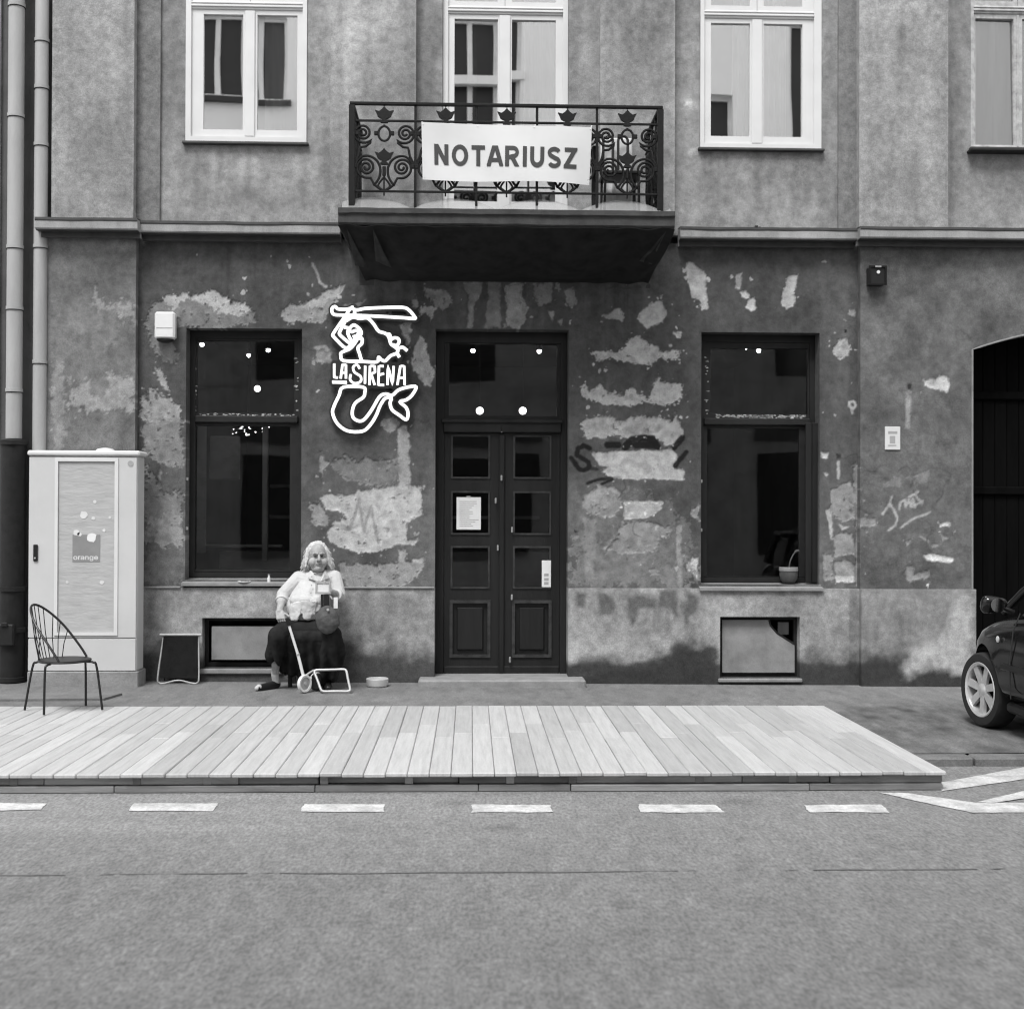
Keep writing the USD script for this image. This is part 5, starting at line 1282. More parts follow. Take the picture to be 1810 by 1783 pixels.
nplate = thing('number_plate', 'small pale enamel plate with worn grey print on the right pilaster', 'plate', (X(1577, 775, YW - .09), YW - .09, Z(775, 1577)))
a0, a1, b0, b1 = X(1564, 775, YW - .09), X(1591, 775, YW - .09), Z(795, 1577, YW - .09), Z(754, 1577, YW - .09)
part(nplate, 'plate', box(a0, a1, YW - .097, YW - .0855, b0, b1, .003), 'pale_paper')
part(nplate, 'print', cat(box(a0 + .03, a1 - .03, YW - .0982, YW - .0972, b1 - .07, b1 - .045), box(a0 + .045, a1 - .05, YW - .0982, YW - .0972, b0 + .06, b1 - .09), box(a0 + .03, a1 - .04, YW - .0982, YW - .0972, b0 + .035, b0 + .047)), 'grey_plastic')
# notice and sticker on the door
no = thing('paper_notice', 'white printed notice taped inside the left door leaf', 'notice', (DX(828), yd, DZ(907)))
part(no, 'sheet', box(DX(807), DX(850), yd - .012, yd - .0095, DZ(936), DZ(879)), 'white_paper')
_r = np.random.default_rng(5)
part(no, 'print', cat(*[box(DX(812), DX(812) + _r.uniform(.5, 1) * (DX(846) - DX(812)), yd - .013, yd - .0122, DZ(q) - .006, DZ(q)) for q in np.arange(886, 932, 3.6)]), 'print_grey', kind='stuff')
part(no, 'tape', box(DX(828) - .02, DX(828) + .02, yd - .0132, yd - .0121, DZ(879) - .004, DZ(879) + .012), 'grey_plastic')
ds = thing('door_sticker', 'narrow upright white sticker with dark signs on the right door leaf', 'sticker', (DX(966), yd, DZ(1014)))
part(ds, 'sheet', box(DX(958), DX(974), yd - .012, yd - .0095, DZ(1037), DZ(990)), 'white_paper')
part(ds, 'print', cat(*[box(DX(962), DX(970), yd - .013, yd - .0122, DZ(q + 5), DZ(q)) for q in (1013, 1021, 1028)]), 'print_grey')
# things standing in the windows
xp, zp = PX(1396, .06), RW[2] + .014
pot = thing('flower_pot', 'round pale banded flower pot on the sill inside the right window', 'pot', (xp, YW + .10, zp))
part(pot, 'bowl', revolve([(0, 0), (.055, 0), (.078, .03), (.088, .075), (.086, .118), (.08, .118), (.08, .10), (0, .10)], c=(xp, YW + .10, zp), n=28), 'bag', smooth=40)
part(pot, 'rim_band', revolve([(.086, 0), (.092, .004), (.092, .036), (.086, .04)], c=(xp, YW + .10, zp + .112), n=28), 'sticker_grey', smooth=40)
part(pot, 'wilted_leaf', tube(smooth_path([(xp, YW + .1, zp + .12), (xp + .02, YW + .1, zp + .22), (xp + .07, YW + .11, zp + .30), (xp + .11, YW + .11, zp + .31)], 5), [.006] * 10 + [.012] * 5 + [.002], 6), 'curtain_dark')
xp = PX(476, -.02)
bt = thing('small_bottle', 'tiny white salt cellar at the end of the left window sill', 'bottle', (xp, YW - .02, LW[2] - .02))
part(bt, 'glass', revolve([(0, 0), (.016, 0), (.016, .04), (.009, .05), (.009, .066), (0, .066)], c=(xp, YW - .01, LW[2] - .022), n=14), 'white_plastic', smooth=40)
part(bt, 'cap', disc((xp, YW - .01, LW[2] + .048), (0, 0, 1), .010, .01, 12), 'grey_plastic')
xp = PX(432, -.05)
pl = thing('sill_plate', 'flat white saucer on the left window sill', 'plate', (xp, YW - .05, LW[2] - .03))
part(pl, 'dish', revolve([(0, 0), (.035, 0), (.062, .014), (.06, .018), (.034, .006), (0, .006)], c=(xp, YW - .035, LW[2] - .029), n=24), 'white_plastic', smooth=40)
# ceiling spotlights and chandelier inside the bar
proto = None
def spot(px, py, y, label, r=.030):
    p = W(px, py, y)
    t = thing('ceiling_spotlight', label, 'spotlight', tuple(p), 'ceiling spotlights glowing inside the bar')
    part(t, 'bulb', trimesh.creation.icosphere(2, r).apply_translation(p), 'lamp')
    part(t, 'shade', revolve([(.034, 0), (.038, 0), (.03, .07), (.01, .07)], c=(p[0], p[1], p[2] + .012), n=14), 'black_plastic')
    part(t, 'stem', tube([(p[0], p[1], p[2] + .08), (p[0], p[1], 3.74)], .006, 6), 'black_plastic')
for a in ((357, 609, 13.6, 'leftmost spotlight behind the upper pane of the left window'), (440, 628, 14.6, 'lower middle spotlight behind the upper pane of the left window'), (474, 619, 14.0, 'rightmost spotlight behind the upper pane of the left window'),
          (836, 620, 13.8, 'left upper spotlight behind the glass above the door'), (953, 621, 13.8, 'right upper spotlight behind the glass above the door'),
          (1319, 614, 13.7, 'left spotlight behind the upper pane of the right window'), (1341, 620, 13.9, 'right spotlight behind the upper pane of the right window')):
    spot(*a, r=.022)
def globe(px, py, y, label, r):
    p = W(px, py, y)
    t = thing('pendant_lamp', label, 'lamp', tuple(p), None)
    part(t, 'globe', trimesh.creation.icosphere(2, r).apply_translation(p), 'lamp_soft')
    part(t, 'cord', tube([(p[0], p[1], p[2] + r), (p[0], p[1], 3.74)], .004, 6), 'black_plastic')
globe(848, 726, 14.4, 'glowing pendant globe low behind the left of the glass above the door', .042)
globe(924, 726, 14.4, 'glowing pendant globe low behind the right of the glass above the door', .042)
globe(455, 687, 14.6, 'small glowing pendant globe in the upper pane of the left window', .036)
chc = W(442, 762, 14.2)
ch = thing('chandelier', 'sparkling chandelier hanging inside the left window', 'chandelier', tuple(chc))
part(ch, 'hoop', revolve([(.20, -.01), (.21, -.01), (.21, .01), (.20, .01)], c=chc, n=32), 'iron')
part(ch, 'cord', tube([chc, (chc[0], chc[1], 3.74)], .006, 6), 'black_plastic')
_r = np.random.default_rng(9)
for k in range(26):
    a = _r.uniform(0, 2 * np.pi); rr = _r.uniform(.06, .24)
    p = chc + [rr * math.cos(a), rr * math.sin(a), _r.uniform(-.05, .05)]
    part(ch, 'crystal', trimesh.creation.icosphere(0, _r.uniform(.004, .010)).apply_translation(p), 'lamp_soft')

# ================================================================ the wooden deck
DZT = .124
dkF, dkB = 7.64, 10.32
dxr = 2.955
deck = thing('wooden_deck', 'low terrace of pale wooden planks laid from the pavement over the road edge', 'deck', (0, dkF, 0))
pw = .1335
k, xk = 0, dxr
rr = np.random.default_rng(17)
while xk > -6.2:
    a, b = xk - pw + .0028, xk
    j = (9.42, 9.05, 8.85)[k % 3] + rr.normal(0, .03)
    f0 = dkF - rr.uniform(0, .012)
    for y0, y1 in ((f0, j - .002), (j + .002, dkB + rr.normal(0, .006))):
        dz = rr.normal(0, .0012)
        part(deck, 'plank', box(a, b, y0, y1, DZT - .026 + dz, DZT + dz, .0055), 'plank')
    xk -= pw; k += 1
# fascia: recessed dark boards, blocks, and the beams that lie on the road
def run(nm, y0, y1, z0, z1, lens, mat, gap=.012, x=dxr - .012, seed=1, jit=.006):
    r = np.random.default_rng(seed)
    i = 0
    while x > -6.2:
        L = lens[i % len(lens)] * r.uniform(.85, 1.15)
        o = r.normal(0, jit)
        part(deck, nm, box(x - L, x, y0 + o, y1 + o, z0, z1, .004), mat)
        x -= L + gap; i += 1
run('bottom_beam', dkF + .03, dkF + .12, .002, .043, (.9, 1.35, .55, 1.1, 1.3), 'beam', gap=.004, seed=2, jit=.004)
run('fascia_board', dkF + .055, dkF + .075, .047, .096, (.8, .5, 1.2, .7), 'beam', seed=3, gap=.004, jit=.008)
_r = np.random.default_rng(4)
_x = dxr - .15
while _x > -6:
    part(deck, 'joist_end', box(_x - .05, _x, dkF + .046, dkF + .0535, .046, .096, .003), 'beam')
    _x -= _r.uniform(.35, .8)
for yj in (8.0, 8.42 - .12):
    part(deck, 'bearer', box(-6.1, dxr - .02, yj, yj + .07, .0, .097), 'beam')
part(deck, 'end_beam', box(dxr - .055, dxr - .008, dkF + .13, 8.38, .0, .097, .004), 'beam')
for yj in (8.75, 9.5, 10.2):
    part(deck, 'bearer', box(-6.1, dxr - .02, yj, yj + .06, .06, .0972), 'beam')

# steel cellar hatch in the pavement at the left
hp = [G(-30, 1239, .112), G(183, 1238, .105), G(216, 1229, .108), G(-20, 1227, .115)]
hv = np.array([[p[0], p[1], pave_z(p[0], p[1]) + .006] for p in hp]); hv2 = hv + [0, 0, .014]
single('pavement_hatch', trimesh.convex.convex_hull(np.vstack([hv - [0, 0, .03], hv2])), 'kerb', 'flat steel hatch in the pavement behind the wire chair', 'hatch')

# ================================================================ wire chair on the deck
C3 = lambda zx, zy: (zx / 3.566, 780 + zy / 3.566)
feet = [G(*C3(155, 1697), DZT), G(*C3(277, 1727), DZT), G(*C3(541, 1670), DZT), G(*C3(645, 1696), DZT)]
cc = np.mean(feet, 0)
wc = thing('wire_chair', 'black wire garden chair with hooped rod back at the left end of the deck', 'chair', tuple(cc))
sc = np.array([cc[0] + .0, cc[1], DZT + .405])
lat = np.array([.30, .95, 0]); lat /= np.linalg.norm(lat)       # from the near side to the far side
fwd = np.array([lat[1], -lat[0], 0])
def CH(f, l, h): return sc + fwd * f + lat * l + np.array([0, 0, h])
aa = np.linspace(0, 2 * np.pi, 33)[:-1]
rs = .195
seat_ring = np.array([CH(rs * math.cos(t), rs * math.sin(t), 0) for t in aa])
part(wc, 'seat', disc(sc + [0, 0, .004], (0, 0, 1), rs - .008, .012, 40), 'chair_metal')
part(wc, 'seat_ring', tube(seat_ring, .011, 8, closed=True), 'chair_metal')
for ft in feet:
    d = np.array([ft[0] - cc[0], ft[1] - cc[1], 0])
    c = sc + d / np.linalg.norm(d) * (rs - .02) + [0, 0, -.012]
    k = c + d * .16
    part(wc, 'leg', tube(smooth_path([c, k + [0, 0, -.006], k + d * .10 + [0, 0, -.05], ft + [0, 0, .006]], 6), .0095, 8), 'chair_metal')
hoop = []
for t in np.linspace(0, np.pi, 33):
    l = .205 * math.cos(t) * (1.0 if abs(math.cos(t)) < .8 else 1 - .5 * (abs(math.cos(t)) - .8))
    s = math.sin(t)
    hoop.append(CH(.075 - .365 * s, -l, .012 + .425 * s ** .92))
hoop = np.array(hoop)
part(wc, 'back_hoop', tube(hoop, .0095, 8), 'chair_metal')
for t in np.linspace(.16, .84, 11):
    i = int(round(t * 32))
    th = math.pi + (.5 - t) * 2.5
    b = CH(rs * math.cos(th), rs * math.sin(th), 0.0)
    part(wc, 'back_rod', tube([b, (b + hoop[i]) / 2 + fwd * -.01, hoop[i]], .0038, 6), 'chair_metal')

# ================================================================ folding board by the cellar window
pf0, pf1 = G(277, 1206, .115), G(353, 1206, .115)
yb0 = 11.70
ax0, ax1 = float(W(278, 1160, yb0)[0]), float(W(353, 1160, yb0)[0])
azb, azt = float(pave_z(ax0, yb0)) + .012, float(W(315, 1122, yb0 + .06)[2])
ab = thing('folding_stool', 'low black folding stool with thin pale tube frame leaning by the wall', 'stool', ((ax0 + ax1) / 2, yb0, azb))
xm = .032
fr = smooth_path([(ax0 + xm, yb0 + .09, azt), (ax0 + xm - .002, yb0 + .088, azt - .05), (ax0 + .006, yb0, azb + .06), (ax0 + .02, yb0 - .005, azb), (ax0 + .07, yb0 - .005, azb - .004), ((ax0 + ax1) / 2, yb0 - .004, azb + .022),
                  (ax1 - .07, yb0 - .005, azb - .004), (ax1 - .02, yb0 - .005, azb), (ax1 - .006, yb0, azb + .06), (ax1 - xm + .002, yb0 + .088, azt - .05), (ax1 - xm, yb0 + .09, azt)], 5)
part(ab, 'tube_frame', tube(fr, .0085, 8), 'alu_dull', smooth=60)
part(ab, 'top_bar', tube([(ax0 + xm - .03, yb0 + .085, azt), (ax1 - xm + .03, yb0 + .085, azt)], .012, 8), 'alu_dull')
part(ab, 'seat_board', trimesh.convex.convex_hull(np.array([(ax0 + xm + .004, yb0 + .082, azt - .012), (ax1 - xm - .004, yb0 + .082, azt - .012), (ax1 - .02, yb0 + .012, azb + .04), (ax0 + .02, yb0 + .012, azb + .04),
     (ax0 + xm + .004, yb0 + .10, azt - .012), (ax1 - xm - .004, yb0 + .10, azt - .012), (ax1 - .02, yb0 + .03, azb + .04), (ax0 + .02, yb0 + .03, azb + .04)])), 'black_cloth')
part(ab, 'rear_leg', cat(tube([(ax0 + .04, yb0 + .10, azt - .02), (ax0 + .03, yb0 + .16, azb)], .008, 8), tube([(ax1 - .04, yb0 + .10, azt - .02), (ax1 - .03, yb0 + .16, azb)], .008, 8)), 'iron')

# pale bowl on the pavement
bw = G(674, 1200, .105)
bo = single('pet_bowl', revolve([(0, 0), (.088, 0), (.098, .01), (.104, .07), (.100, .074), (.094, .07), (.088, .02), (0, .018)], c=(bw[0], 11.62, float(pave_z(bw[0], 11.62)) + .002), n=36), 'bowl', 'round pale bowl on the pavement beside the doorstep', 'bowl', smooth=40)

# ================================================================ the seated woman
def P1(zx, zy, Y): return W(450 + zx / 5.945, 940 + zy / 5.945, Y)
YL = 11.62
gz = float(pave_z(-1.8, 11.4))
J = dict(pelvis=P1(570, 960, YL), belly=P1(585, 760, YL - .04), chest=P1(640, 560, YL + .02), neck=P1(655, 425, YL + .03), head=P1(662, 262, YL - .005),
         hl=P1(470, 985, YL - .03), hr=P1(690, 985, YL - .03), kl=P1(245, 1085, YL - .36), kr=P1(820, 1090, YL - .36),
         al=P1(215, 1500, YL - .17), ar=P1(760, 1545, YL - .13),
         sl=P1(466, 490, YL + .03), sr=P1(836, 480, YL + .03), el=P1(300, 670, YL - .03), er=P1(890, 672, YL - .04),
         wl=P1(262, 835, YL - .20), wr=P1(790, 625, YL - .25))
person = thing('person', 'elderly woman with long pale hair in white blouse and dark skirt, seated by the window', 'person', (float(J['pelvis'][0]), YL, gz))
def hand_parts(wrist, d, back, thumb, curl, s=1.0):
    """palm, four fingers and a thumb as bones. d: towards the fingers, back: out of the back of the hand, thumb: towards the thumb"""
    d, back, thumb = (np.asarray(v, float) / np.linalg.norm(v) for v in (d, back, thumb))
    ms = []
    a, b = wrist, wrist + d * .085 * s
    w = .030 * s
    ms.append(hull((a - thumb * w * .7, .016 * s), (a + thumb * w * .7, .016 * s), (b - thumb * w, .011 * s), (b + thumb * w, .012 * s)))
    for k, (o, L) in enumerate(((1.0, .070), (.34, .078), (-.34, .072), (-1.0, .056))):
        p, ang = b + thumb * w * o - d * .01, .15 + .05 * k
        for seg, (l, r) in enumerate(((.48, .0095), (.30, .0088), (.24, .008))):
            ang += curl * (.8 if seg == 0 else 1.0)
            q = p + (d * math.cos(ang) - back * math.sin(ang)) * L * l * s
            ms.append(hull((p, r * s), (q, (r - .0006) * s)))
            p = q
    p = a + thumb * w * 1.0 + d * .022 * s
    dirs = d * .55 + thumb * .75 - back * .25
    for l, r in ((.036, .0115), (.030, .0100)):
        q = p + dirs / np.linalg.norm(dirs) * l * s
        ms.append(hull((p, r * s), (q, (r - .001) * s)))
        p, dirs = q, dirs + d * .5 - back * .35
    return ms
def head_parts(c, yaw, k=1.0, tilt=0.0):
    cy, sy = math.cos(yaw), math.sin(yaw)
    Rm = np.array([[cy, -sy, 0], [sy, cy, 0], [0, 0, 1]])
    T = lambda p: c + Rm @ (np.asarray(p, float) * k)
    def ell(p, r):
        m = Manifold.sphere(1.0, 28).scale(tuple(float(q) * k for q in r)).rotate((0, 0, math.degrees(yaw)))
        return m.translate(tuple(map(float, T(p))))
    add = [ell((0, .012, .032), (.078, .096, .098)), ell((0, -.020, -.045), (.079, .072, .072)), ell((0, -.060, -.092), (.034, .034, .03)),
           ell((.046, -.056, -.037), (.040, .034, .040)), ell((-.046, -.056, -.037), (.040, .034, .040)), ell((0, -.03, -.10), (.058, .05, .034)),
           hull((T((0, -.092, .022)), .009 * k), (T((0, -.116, -.018)), .015 * k)), ell((.014, -.102, -.022), (.011, .012, .010)), ell((-.014, -.102, -.022), (.011, .012, .010)),
           hull((T((.044, -.074, .036)), .012 * k), (T((.012, -.088, .034)), .011 * k)), hull((T((-.044, -.074, .036)), .012 * k), (T((-.012, -.088, .034)), .011 * k)),
           ell((0, -.091, -.052), (.026, .011, .007)), ell((0, -.090, -.063), (.022, .011, .007)),
           ell((.080, .012, -.005), (.012, .026, .034)), ell((-.080, .012, -.005), (.012, .026, .034))]
    sub = [ell((.031, -.102, .016), (.016, .015, .010)), ell((-.031, -.102, .016), (.016, .015, .010)), ell((0, -.104, -.0575), (.022, .008, .002))]
    return add, sub, T, ell
HY = math.radians(14)
hadd, hsub, HT, hell = head_parts(J['head'] + np.array([0, 0, -.005]), HY, 1.03)
body = hadd[:]
body = [union(hadd) - union(hsub)]
body.append(hull((J['neck'] + [0, 0, .06], .056), (J['neck'] - [0, 0, .05], .066)))
body.append(hull((J['neck'] - [0, 0, .03], .06), (J['sl'], .055), (J['sr'], .055), (J['chest'] - [0, 0, .05], .10)))
body.append(hull((J['chest'], .10), (J['pelvis'] + [0, 0, .05], .12)))
hand_l = hand_parts(J['wl'], P1(285, 960, YL - .30) - J['wl'], (-.2, -.95, .35), (.95, -.15, .1), .32, 1.02)
hand_r = hand_parts(J['wr'], P1(690, 585, YL - .30) - J['wr'], (.15, -.95, .2), (.1, .1, 1), .5, 1.0)
for s_, sh_, e_, w_ in (('l', 'sl', 'el', 'wl'), ('r', 'sr', 'er', 'wr')):
    body += [hull((J[sh_], .052), (J[e_], .043)), hull((J[e_], .043), (J[w_], .029))]
body += hand_l + hand_r
for h_, k_, a_ in (('hl', 'kl', 'al'), ('hr', 'kr', 'ar')):
    body += [hull((J[h_], .085), (J[k_], .055)), hull((J[k_], .052), ((J[k_] + J[a_]) / 2 + [0, .02, .03], .046)), hull(((J[k_] + J[a_]) / 2 + [0, .02, .03], .046), (J[a_], .032))]
    body.append(hull((J['pelvis'], .13), (J[h_], .085)))
foot_l = [J['al'] * [1, 1, 0] + [0.01, .03, gz + .035], J['al'] * [1, 1, 0] + [-.11, -.12, gz + .028]]
foot_r = [J['ar'] * [1, 1, 0] + [0, .03, gz + .035], J['ar'] * [1, 1, 0] + [.03, -.17, gz + .028]]
for f_, a_ in ((foot_l, 'al'), (foot_r, 'ar')):
    body += [hull((J[a_], .031), (f_[0], .030)), hull((f_[0], .028), (f_[1], .022))]
bmesh = soften(union(body), .009, 5)
pb = part(person, 'body', bmesh, 'skin', smooth=True)
for s_ in (1, -1):
    part(pb, 'eye', trimesh.creation.icosphere(2, .0115).apply_translation(HT((.031 * s_, -.0795, .016))), 'eye', smooth=True)
    part(pb, 'eyebrow', tube(smooth_path([HT((.014 * s_, -.1015, .034)), HT((.032 * s_, -.096, .041)), HT((.050 * s_, -.080, .036))], 4), [.004] * 4 + [.0045] * 4 + [.002], 6), 'alu_dull')
part(pb, 'mouth', tube(smooth_path([HT((-.024, -.092, -.060)), HT((0, -.1015, -.056)), HT((.024, -.092, -.060))], 5), .0035, 6), 'skin_dark')
# hair: swept back from the face, falling to the shoulders on both sides
hs = [hell((0, .046, .052), (.094, .090, .094)), hell((0, .060, -.01), (.096, .070, .10))]
for s_ in (1, -1):
    hs.append(hull((HT((.066 * s_, .012, .070)), .032), (HT((.106 * s_, .010, -.035)), .026), (HT((.085 * s_, .05, -.04)), .035)))
    hs.append(hull((HT((.106 * s_, .010, -.03)), .026), (HT((.128 * s_, .014, -.088)), .014), (HT((.106 * s_, .034, -.085)), .022), (HT((.08 * s_, .06, -.08)), .035)))
    hs.append(hull((HT((.096 * s_, -.012, -.01)), .012), (HT((.110 * s_, -.010, -.075)), .013)))
hs.append(hull((HT((0, .075, 0)), .055), (HT((.05, .075, -.10)), .04), (HT((-.05, .075, -.10)), .04)))
hair = soften(union(hs), .008, 4)
n_ = hair.vertex_normals
hair.vertices += n_ * ((meshkit.fbm(hair.vertices * [110, 110, 13], 3) - .5) * .024 + (meshkit.fbm(hair.vertices * [30, 30, 12], 2) - .5) * .012)[:, None]
hp_ = part(person, 'hair', hair, 'hair', smooth=True)
_hr = np.random.default_rng(12)
_hv, _hn = np.asarray(hair.vertices), np.asarray(hair.vertex_normals)
_ms = []
for i_ in _hr.choice(len(_hv), 700, replace=False):
    p_, n_ = _hv[i_], _hn[i_]
    if n_[1] < -.75 and p_[2] < J['head'][2] + .05: continue
    L_ = _hr.uniform(.02, .055)
    o_ = n_ * [1, 1, .4] * _hr.uniform(.006, .024) + _hr.normal(0, .004, 3)
    _ms.append(tube([p_, p_ + o_ * .7 - [0, 0, L_ * .5], p_ + o_ * 1.3 - [0, 0, L_]], [.0022, .0020, .0008], 4))
part(hp_, 'loose_strands', cat(_ms), 'hair', kind='stuff')
# blouse
sm = [hull((J['sl'] + [.01, 0, .0], .068), (J['sr'] + [-.01, 0, .0], .068), (J['chest'], .140), (J['neck'] - [0, -.04, .045], .085)),
      hull((J['chest'], .145), (J['belly'], .185), (J['belly'] + [-.05, -.02, -.02], .17)),
      hull((J['belly'], .185), (J['pelvis'] + [0, 0.0, .02], .19)),
      hull((J['sl'], .072), (J['el'] + [0, 0, .01], .062)), hull((J['sr'], .072), (J['er'] + [0, 0, .01], .060)),
      hull((J['el'] + [0, 0, .01], .062), (J['el'] * .72 + J['wl'] * .28, .056)), hull((J['er'], .060), (J['er'] * .72 + J['wr'] * .28, .052))]
yf_ = YL - .235
def tail(top, bottom, r=.016):
    return hull(*[(P1(zx, zy, yf_ + dy), r) for zx, zy, dy in top + bottom])
sm.append(tail([(395, 760, .03), (500, 740, -.01)], [(365, 890, .03), (385, 925, .02), (440, 920, .0), (480, 850, -.01)]))
sm.append(tail([(495, 740, -.01), (640, 735, .0)], [(505, 850, -.01), (525, 900, -.01), (565, 900, .0), (620, 860, .01)]))
sm.append(tail([(600, 720, .0), (690, 720, .06)], [(600, 860, .0), (660, 820, .03), (690, 800, .07)]))
sm.append(hull((P1(420, 720, yf_ + .06), .05), (P1(660, 720, yf_ + .06), .05), (J['belly'] + [0, -.04, -.03], .12)))
vneck = hull((HT((-.045, -.06, -.155)), .014), (HT((.05, -.06, -.155)), .014), (HT((.0, -.14, -.215)), .008), (HT((.0, -.20, -.15)), .01), (HT((-.03, -.12, -.16)), .012), (HT((.03, -.12, -.16)), .012))
collar = [hull((HT((s_ * .064, -.03, -.128)), .013), (HT((s_ * .05, -.10, -.155)), .011), (HT((s_ * .016, -.132, -.205)), .008), (HT((s_ * .085, -.09, -.18)), .010)) for s_ in (1, -1)]
blouse = soften(union(sm) - vneck, .010, 4)
v = blouse.vertices
fold = (meshkit.fbm(v * [16, 16, 7], 4) - .5) * .034 + np.abs(meshkit.fbm(v * [9, 9, 13] + 4, 3) - .5) * -.035 + np.sin(v[:, 0] * 55 + v[:, 2] * 9) * .0035
low_ = np.clip((J['chest'][2] - v[:, 2]) / .25, .15, 1)
blouse.vertices = v + blouse.vertex_normals * (fold * low_)[:, None]
bl = part(person, 'blouse', blouse, 'shirt', smooth=True)
part(bl, 'collar', soften(union(collar), .006, 3), 'shirt', smooth=True)
for zx, zy in ((600, 470), (598, 560), (592, 640), (560, 730)):
    q = P1(zx, zy, YL - .155 - (zy - 470) * .00030)
    part(bl, 'button', disc(q, (0, 1, 0), .006, .006, 10), 'grey_plastic')
for e_, w_, r_ in (('el', 'wl', .060), ('er', 'wr', .056)):
    c_ = J[e_] * .70 + J[w_] * .30
    ax = J[w_] - J[e_]; ax /= np.linalg.norm(ax)
    part(bl, 'rolled_cuff', revolve([(r_ - .014, -.02), (r_, -.016), (r_ + .002, .016), (r_ - .014, .02)], axis=ax, c=c_, n=24), 'shirt', smooth=50)
# skirt over spread knees
hl_, hr_ = P1(205, 1400, YL - .20), P1(840, 1530, YL - .22)
sk = [hull((J['pelvis'], .185), (J['hl'], .13), (J['hr'], .13)), hull((J['hl'], .13), (J['kl'], .085)), hull((J['hr'], .13), (J['kr'], .085)),
      hull((J['kl'], .085), (P1(225, 1280, YL - .26), .085), (hl_ + [.02, 0, .06], .06)), hull((J['kr'], .085), (P1(845, 1280, YL - .26), .09), (hr_ + [0, 0, .04], .06), (P1(730, 1530, YL - .20), .06)),
      hull((J['kl'] + [.05, .06, -.03], .06), (J['kr'] + [-.05, .06, -.03], .06), (P1(330, 1440, YL - .12), .05), (P1(760, 1530, YL - .14), .06), (J['pelvis'] - [0, .1, .05], .08)),
      hull((P1(310, 1040, YL - .22), .08), (P1(700, 1040, YL - .22), .08), (J['pelvis'], .1))]
skirt = soften(union(sk), .013, 4)
v = skirt.vertices
d_ = np.clip((J['kl'][2] - v[:, 2]) / .25, 0, 1)
skirt.vertices = v + skirt.vertex_normals * ((np.sin(v[:, 0] * 62 + 5 * meshkit.fbm(v * 6, 3)) * .019 * d_) + (meshkit.fbm(v * [14, 14, 5], 3) - .5) * .02)[:, None]
part(person, 'skirt', skirt, 'skirt', smooth=True)
for (f_, a_, lb) in ((foot_l, 'al', 'l'), (foot_r, 'ar', 'r')):
    part(person, 'sock', soften(union([hull((J[a_] + [0, 0, .045], .036), (J[a_], .036)), hull((J[a_], .036), (f_[0], .034))]), .01, 2), 'sock' if lb == 'l' else 'alu_dull', smooth=True)
    shoe = soften(union([hull((f_[0] + [0, 0, .004], .038), (f_[1] * .6 + f_[0] * .4, .037)), hull((f_[1] * .6 + f_[0] * .4, .036), (f_[1] + (f_[1] - f_[0]) * .15, .028))]), .008, 3)
    shoe.vertices[:, 2] = np.maximum(shoe.vertices[:, 2], gz + .006)
    sp = part(person, 'shoe', shoe, 'black_plastic', smooth=True)
    if lb == 'l':
        part(sp, 'toe_cap', soften(hull((f_[1] + (f_[1] - f_[0]) * .10 + [0, 0, .004], .029), (f_[1] + (f_[1] - f_[0]) * .24, .021)), .006, 2), 'sock', smooth=True)
# what she sits on, hidden by the skirt
szt = float(J['pelvis'][2]) - .19
stl = thing('seat_stool', 'plain dark stool almost hidden under the skirt of the seated woman', 'stool', (float(J['pelvis'][0]), YL, gz))
part(stl, 'seat', box(J['pelvis'][0] - .19, J['pelvis'][0] + .19, YL - .10, YL + .20, szt - .04, szt, .012), 'dark_wood')
for a in (-.16, .16):
    for b in (-.07, .17):
        part(stl, 'leg', box(J['pelvis'][0] + a - .018, J['pelvis'][0] + a + .018, YL + b - .018, YL + b + .018, gz, szt - .041, .004), 'dark_wood')

# what she holds: a small framed picture, and a bag on her forearm
Yfr = YL - .345
c4 = [P1(640, 520, Yfr), P1(800, 512, Yfr), P1(804, 650, Yfr - .01), P1(643, 655, Yfr - .01)]
fx0, fx1, fz0, fz1 = c4[0][0], c4[1][0], c4[2][2], c4[0][2]
fp = thing('held_picture', 'small square frame with a pale face held up in the woman\'s hand', 'frame', ((fx0 + fx1) / 2, Yfr, fz0))
part(fp, 'rim', ring(fx0, fx1, fz0, fz1, .016, .016, .016, .016, Yfr - .012, Yfr + .012), 'print_grey')
part(fp, 'face', box(fx0 + .0165, fx1 - .0165, Yfr - .004, Yfr + .008, fz0 + .0165, fz1 - .0165), 'white_paper')
bc = P1(768, 925, YL - .46)
hb = thing('handbag', 'round dark grey cloth bag hanging from a black strap below the held frame', 'bag', tuple(bc))
bm = Manifold.sphere(1.0, 40).scale((.105, .05, .125)).translate(tuple(map(float, bc)))
bm = soften(bm, .014, 2)
v = bm.vertices
bm.vertices = v + bm.vertex_normals * ((meshkit.fbm(v * 18, 3) - .5) * .022)[:, None]
part(hb, 'bag_body', bm, 'bag', smooth=True)
part(hb, 'strap', trimesh.convex.convex_hull(np.array([P1(695, 655, YL - .37), P1(780, 655, YL - .37), P1(790, 790, YL - .44), P1(700, 790, YL - .44), P1(695, 655, YL - .36), P1(780, 655, YL - .36), P1(790, 800, YL - .425), P1(700, 800, YL - .425)])), 'black_cloth')
part(hb, 'clasp', disc(P1(770, 815, YL - .515), (0, 1, 0), .012, .008, 14), 'grey_plastic')
part(hb, 'white_tag', box(*(lambda p: (p[0] - .016, p[0] + .02, YL - .40, YL - .392, p[2] - .05, p[2] + .05))(P1(850, 745, YL - .40))), 'white_paper')

